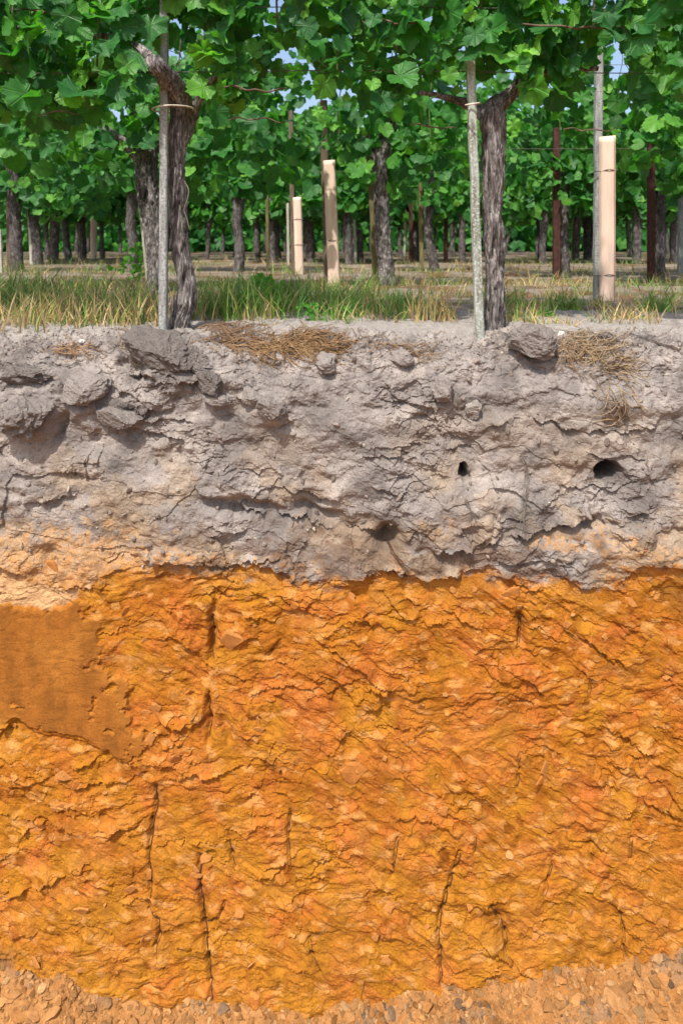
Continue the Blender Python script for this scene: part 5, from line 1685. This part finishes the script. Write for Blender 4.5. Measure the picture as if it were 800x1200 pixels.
def flake_mesh(seed):
    r = np.random.default_rng(seed)
    n = 8
    th = np.sort(np.linspace(0, 2 * np.pi, n, endpoint=False) + r.uniform(-.25, .25, n))
    rad = r.uniform(0.6, 1.15, n)
    o = np.column_stack([np.cos(th) * rad, np.zeros(n), np.sin(th) * rad])
    f = o.copy() * 0.82; f[:, 1] = -0.22 + r.uniform(-.08, .08, n)
    bk = o.copy(); bk[:, 1] = 0.25
    V = np.vstack([bk, o + np.array([0, -0.1, 0]) + r.normal(0, .05, (n, 3)), f, [[0, -0.28, 0]]])
    Q, T = [], []
    for a in range(n):
        b = (a + 1) % n
        for k in range(2):
            Q.append((k * n + a, k * n + b, k * n + n + b, k * n + n + a))
        T.append((2 * n + a, 2 * n + b, 3 * n))
    return np_mesh('soil_flake', V, [np.array(Q)[:, ::-1], np.array(T)[:, ::-1]], M_FLAKE, False)


FM = [flake_mesh(k) for k in range(8)]
for x_, y_, sx, sy in FLK:
    c = wall_at(x_, y_, 0.001)
    k = 1.92 / FPX
    o = link('soil_flake', FM[int(r.integers(0, 8))], subsoil)
    o.location = c
    o.scale = (sx * k, min(sx, sy) * k * 0.55, sy * k)
    o.rotation_euler = (r.normal(0, .3), r.normal(0, .35), r.normal(0, .3))

# crumbled clay on the pit floor
r = np.random.default_rng(97)
LM = []
for k in range(10):
    V, F = lump(3, (1.15, 0.95, 0.7), 900 + k, 0.14, 15, (0.35, 0.8))
    LM.append(np_mesh('soil_lump', V, F, M_CRUMB, False))
BIG = [(722, 1172, 20, 14, "largest pale ochre slab of soil on the pit floor at the right"), (655, 1150, 14, 9, "pale slab of soil high on the debris bank, right of centre"), (690, 1150, 12, 8, "pale lump on the debris bank just left of the largest slab"),
       (65, 1158, 13, 8, "pale lump on top of the debris bank at the left"), (150, 1182, 14, 6, "flat brownish lump at the foot of the clay left of the thick root"), (20, 1192, 16, 8, "brown lump in the bottom left corner"), (775, 1150, 12, 8, "pale lump on the debris bank near the right edge"),
       (60, 1190, 12, 8, "tan lump right of the bottom left corner"), (500, 1182, 10, 7, "tan lump on the debris at bottom centre"), (535, 1190, 12, 6, "grey-brown lump right of the bottom centre lump")]


def floor_spot(px, py):
    """where the sight line through a spot of the photograph meets the debris"""
    D = np.linspace(1.6, 1.93, 80)
    x, y, z = (px - CXP) / FPX * D, D - DC, HC - (py - YH) / FPX * D
    hit = np.where(z <= floor_z(x, y))[0]
    return PW(px, py, D[hit[0]] if len(hit) else 1.86)


def put_lump(px, py, sx, sy, label, group):
    c = floor_spot(px, py)
    o = link('soil_lump', LM[int(r.integers(0, 10))])
    k = 1.86 / FPX
    o.location = c + Vector((0, 0, sy * k * 0.2))
    o.scale = (sx * k, max(sx, sy) * k * .8, sy * k * 1.3)
    o.rotation_euler = (r.normal(0.2, .35), r.normal(0, .3), r.uniform(-.6, .6))
    tag(o, label, 'soil lump', group)


for px, py, sx, sy, lb in BIG:
    put_lump(px, py, sx, sy, lb, "soil lumps on the pit floor")
for k in range(90):
    px = r.uniform(-15, 815)
    lo = float(np.interp(px, fl_x, fl_y))
    py = lo + (1206 - lo) * r.uniform(0.02, 1.0)
    s = r.uniform(2.4, 4.6)
    put_lump(px, py, s * r.uniform(.9, 1.5), s * r.uniform(.5, .9), "small crumbled lump of soil among the debris on the pit floor", "small crumbled lumps on the pit floor")
bag = Bag(); cc = []
n = 14000
X_ = r.uniform(-1.35, 1.35, n); Y_ = np.where(np.arange(n) % 4 > 0, r.uniform(-0.5, -0.17, n), r.uniform(-0.30, -0.17, n))
Z_ = floor_z(X_, Y_)
gm = fbm(X_ * 5, Y_ * 9, 145, 3)
for k in range(n):
    s = 0.0011 + min(r.exponential(0.0021) * (3.0 if r.uniform() < .08 else 1), 0.013)
    V, F = CR[int(r.integers(0, 30))]
    a = r.uniform(0, 6.28); ca_, sa_ = math.cos(a), math.sin(a)
    V = (V * s * np.array([r.uniform(.8, 1.5), 1.0, r.uniform(.45, .9)])) @ np.array([[ca_, sa_, 0], [-sa_, ca_, 0], [0, 0, 1]]) @ np.array([[1, 0, 0], [0, .9, .43], [0, -.43, .9]])
    bag.add(V + np.array((X_[k], Y_[k], Z_[k] + s * .3)), F)
    u = r.uniform() + 0.7 * gm[k]
    base = lin(208, 152, 94) if u < .6 else (lin(184, 128, 72) if u < .8 else (lin(210, 164, 112) if u < 1.0 else lin(146, 118, 92)))
    cc.append(np.tile(np.append(base * r.uniform(.45, 1.0) * KS, 1.0), (len(V), 1)))
tag(link('soil_rubble', bag.mesh('soil_rubble', M_CRUMBS, False, {'col': np.concatenate(cc)})), "fine crumbled ochre and grey rubble covering the pit floor", 'rubble', None, 'stuff')
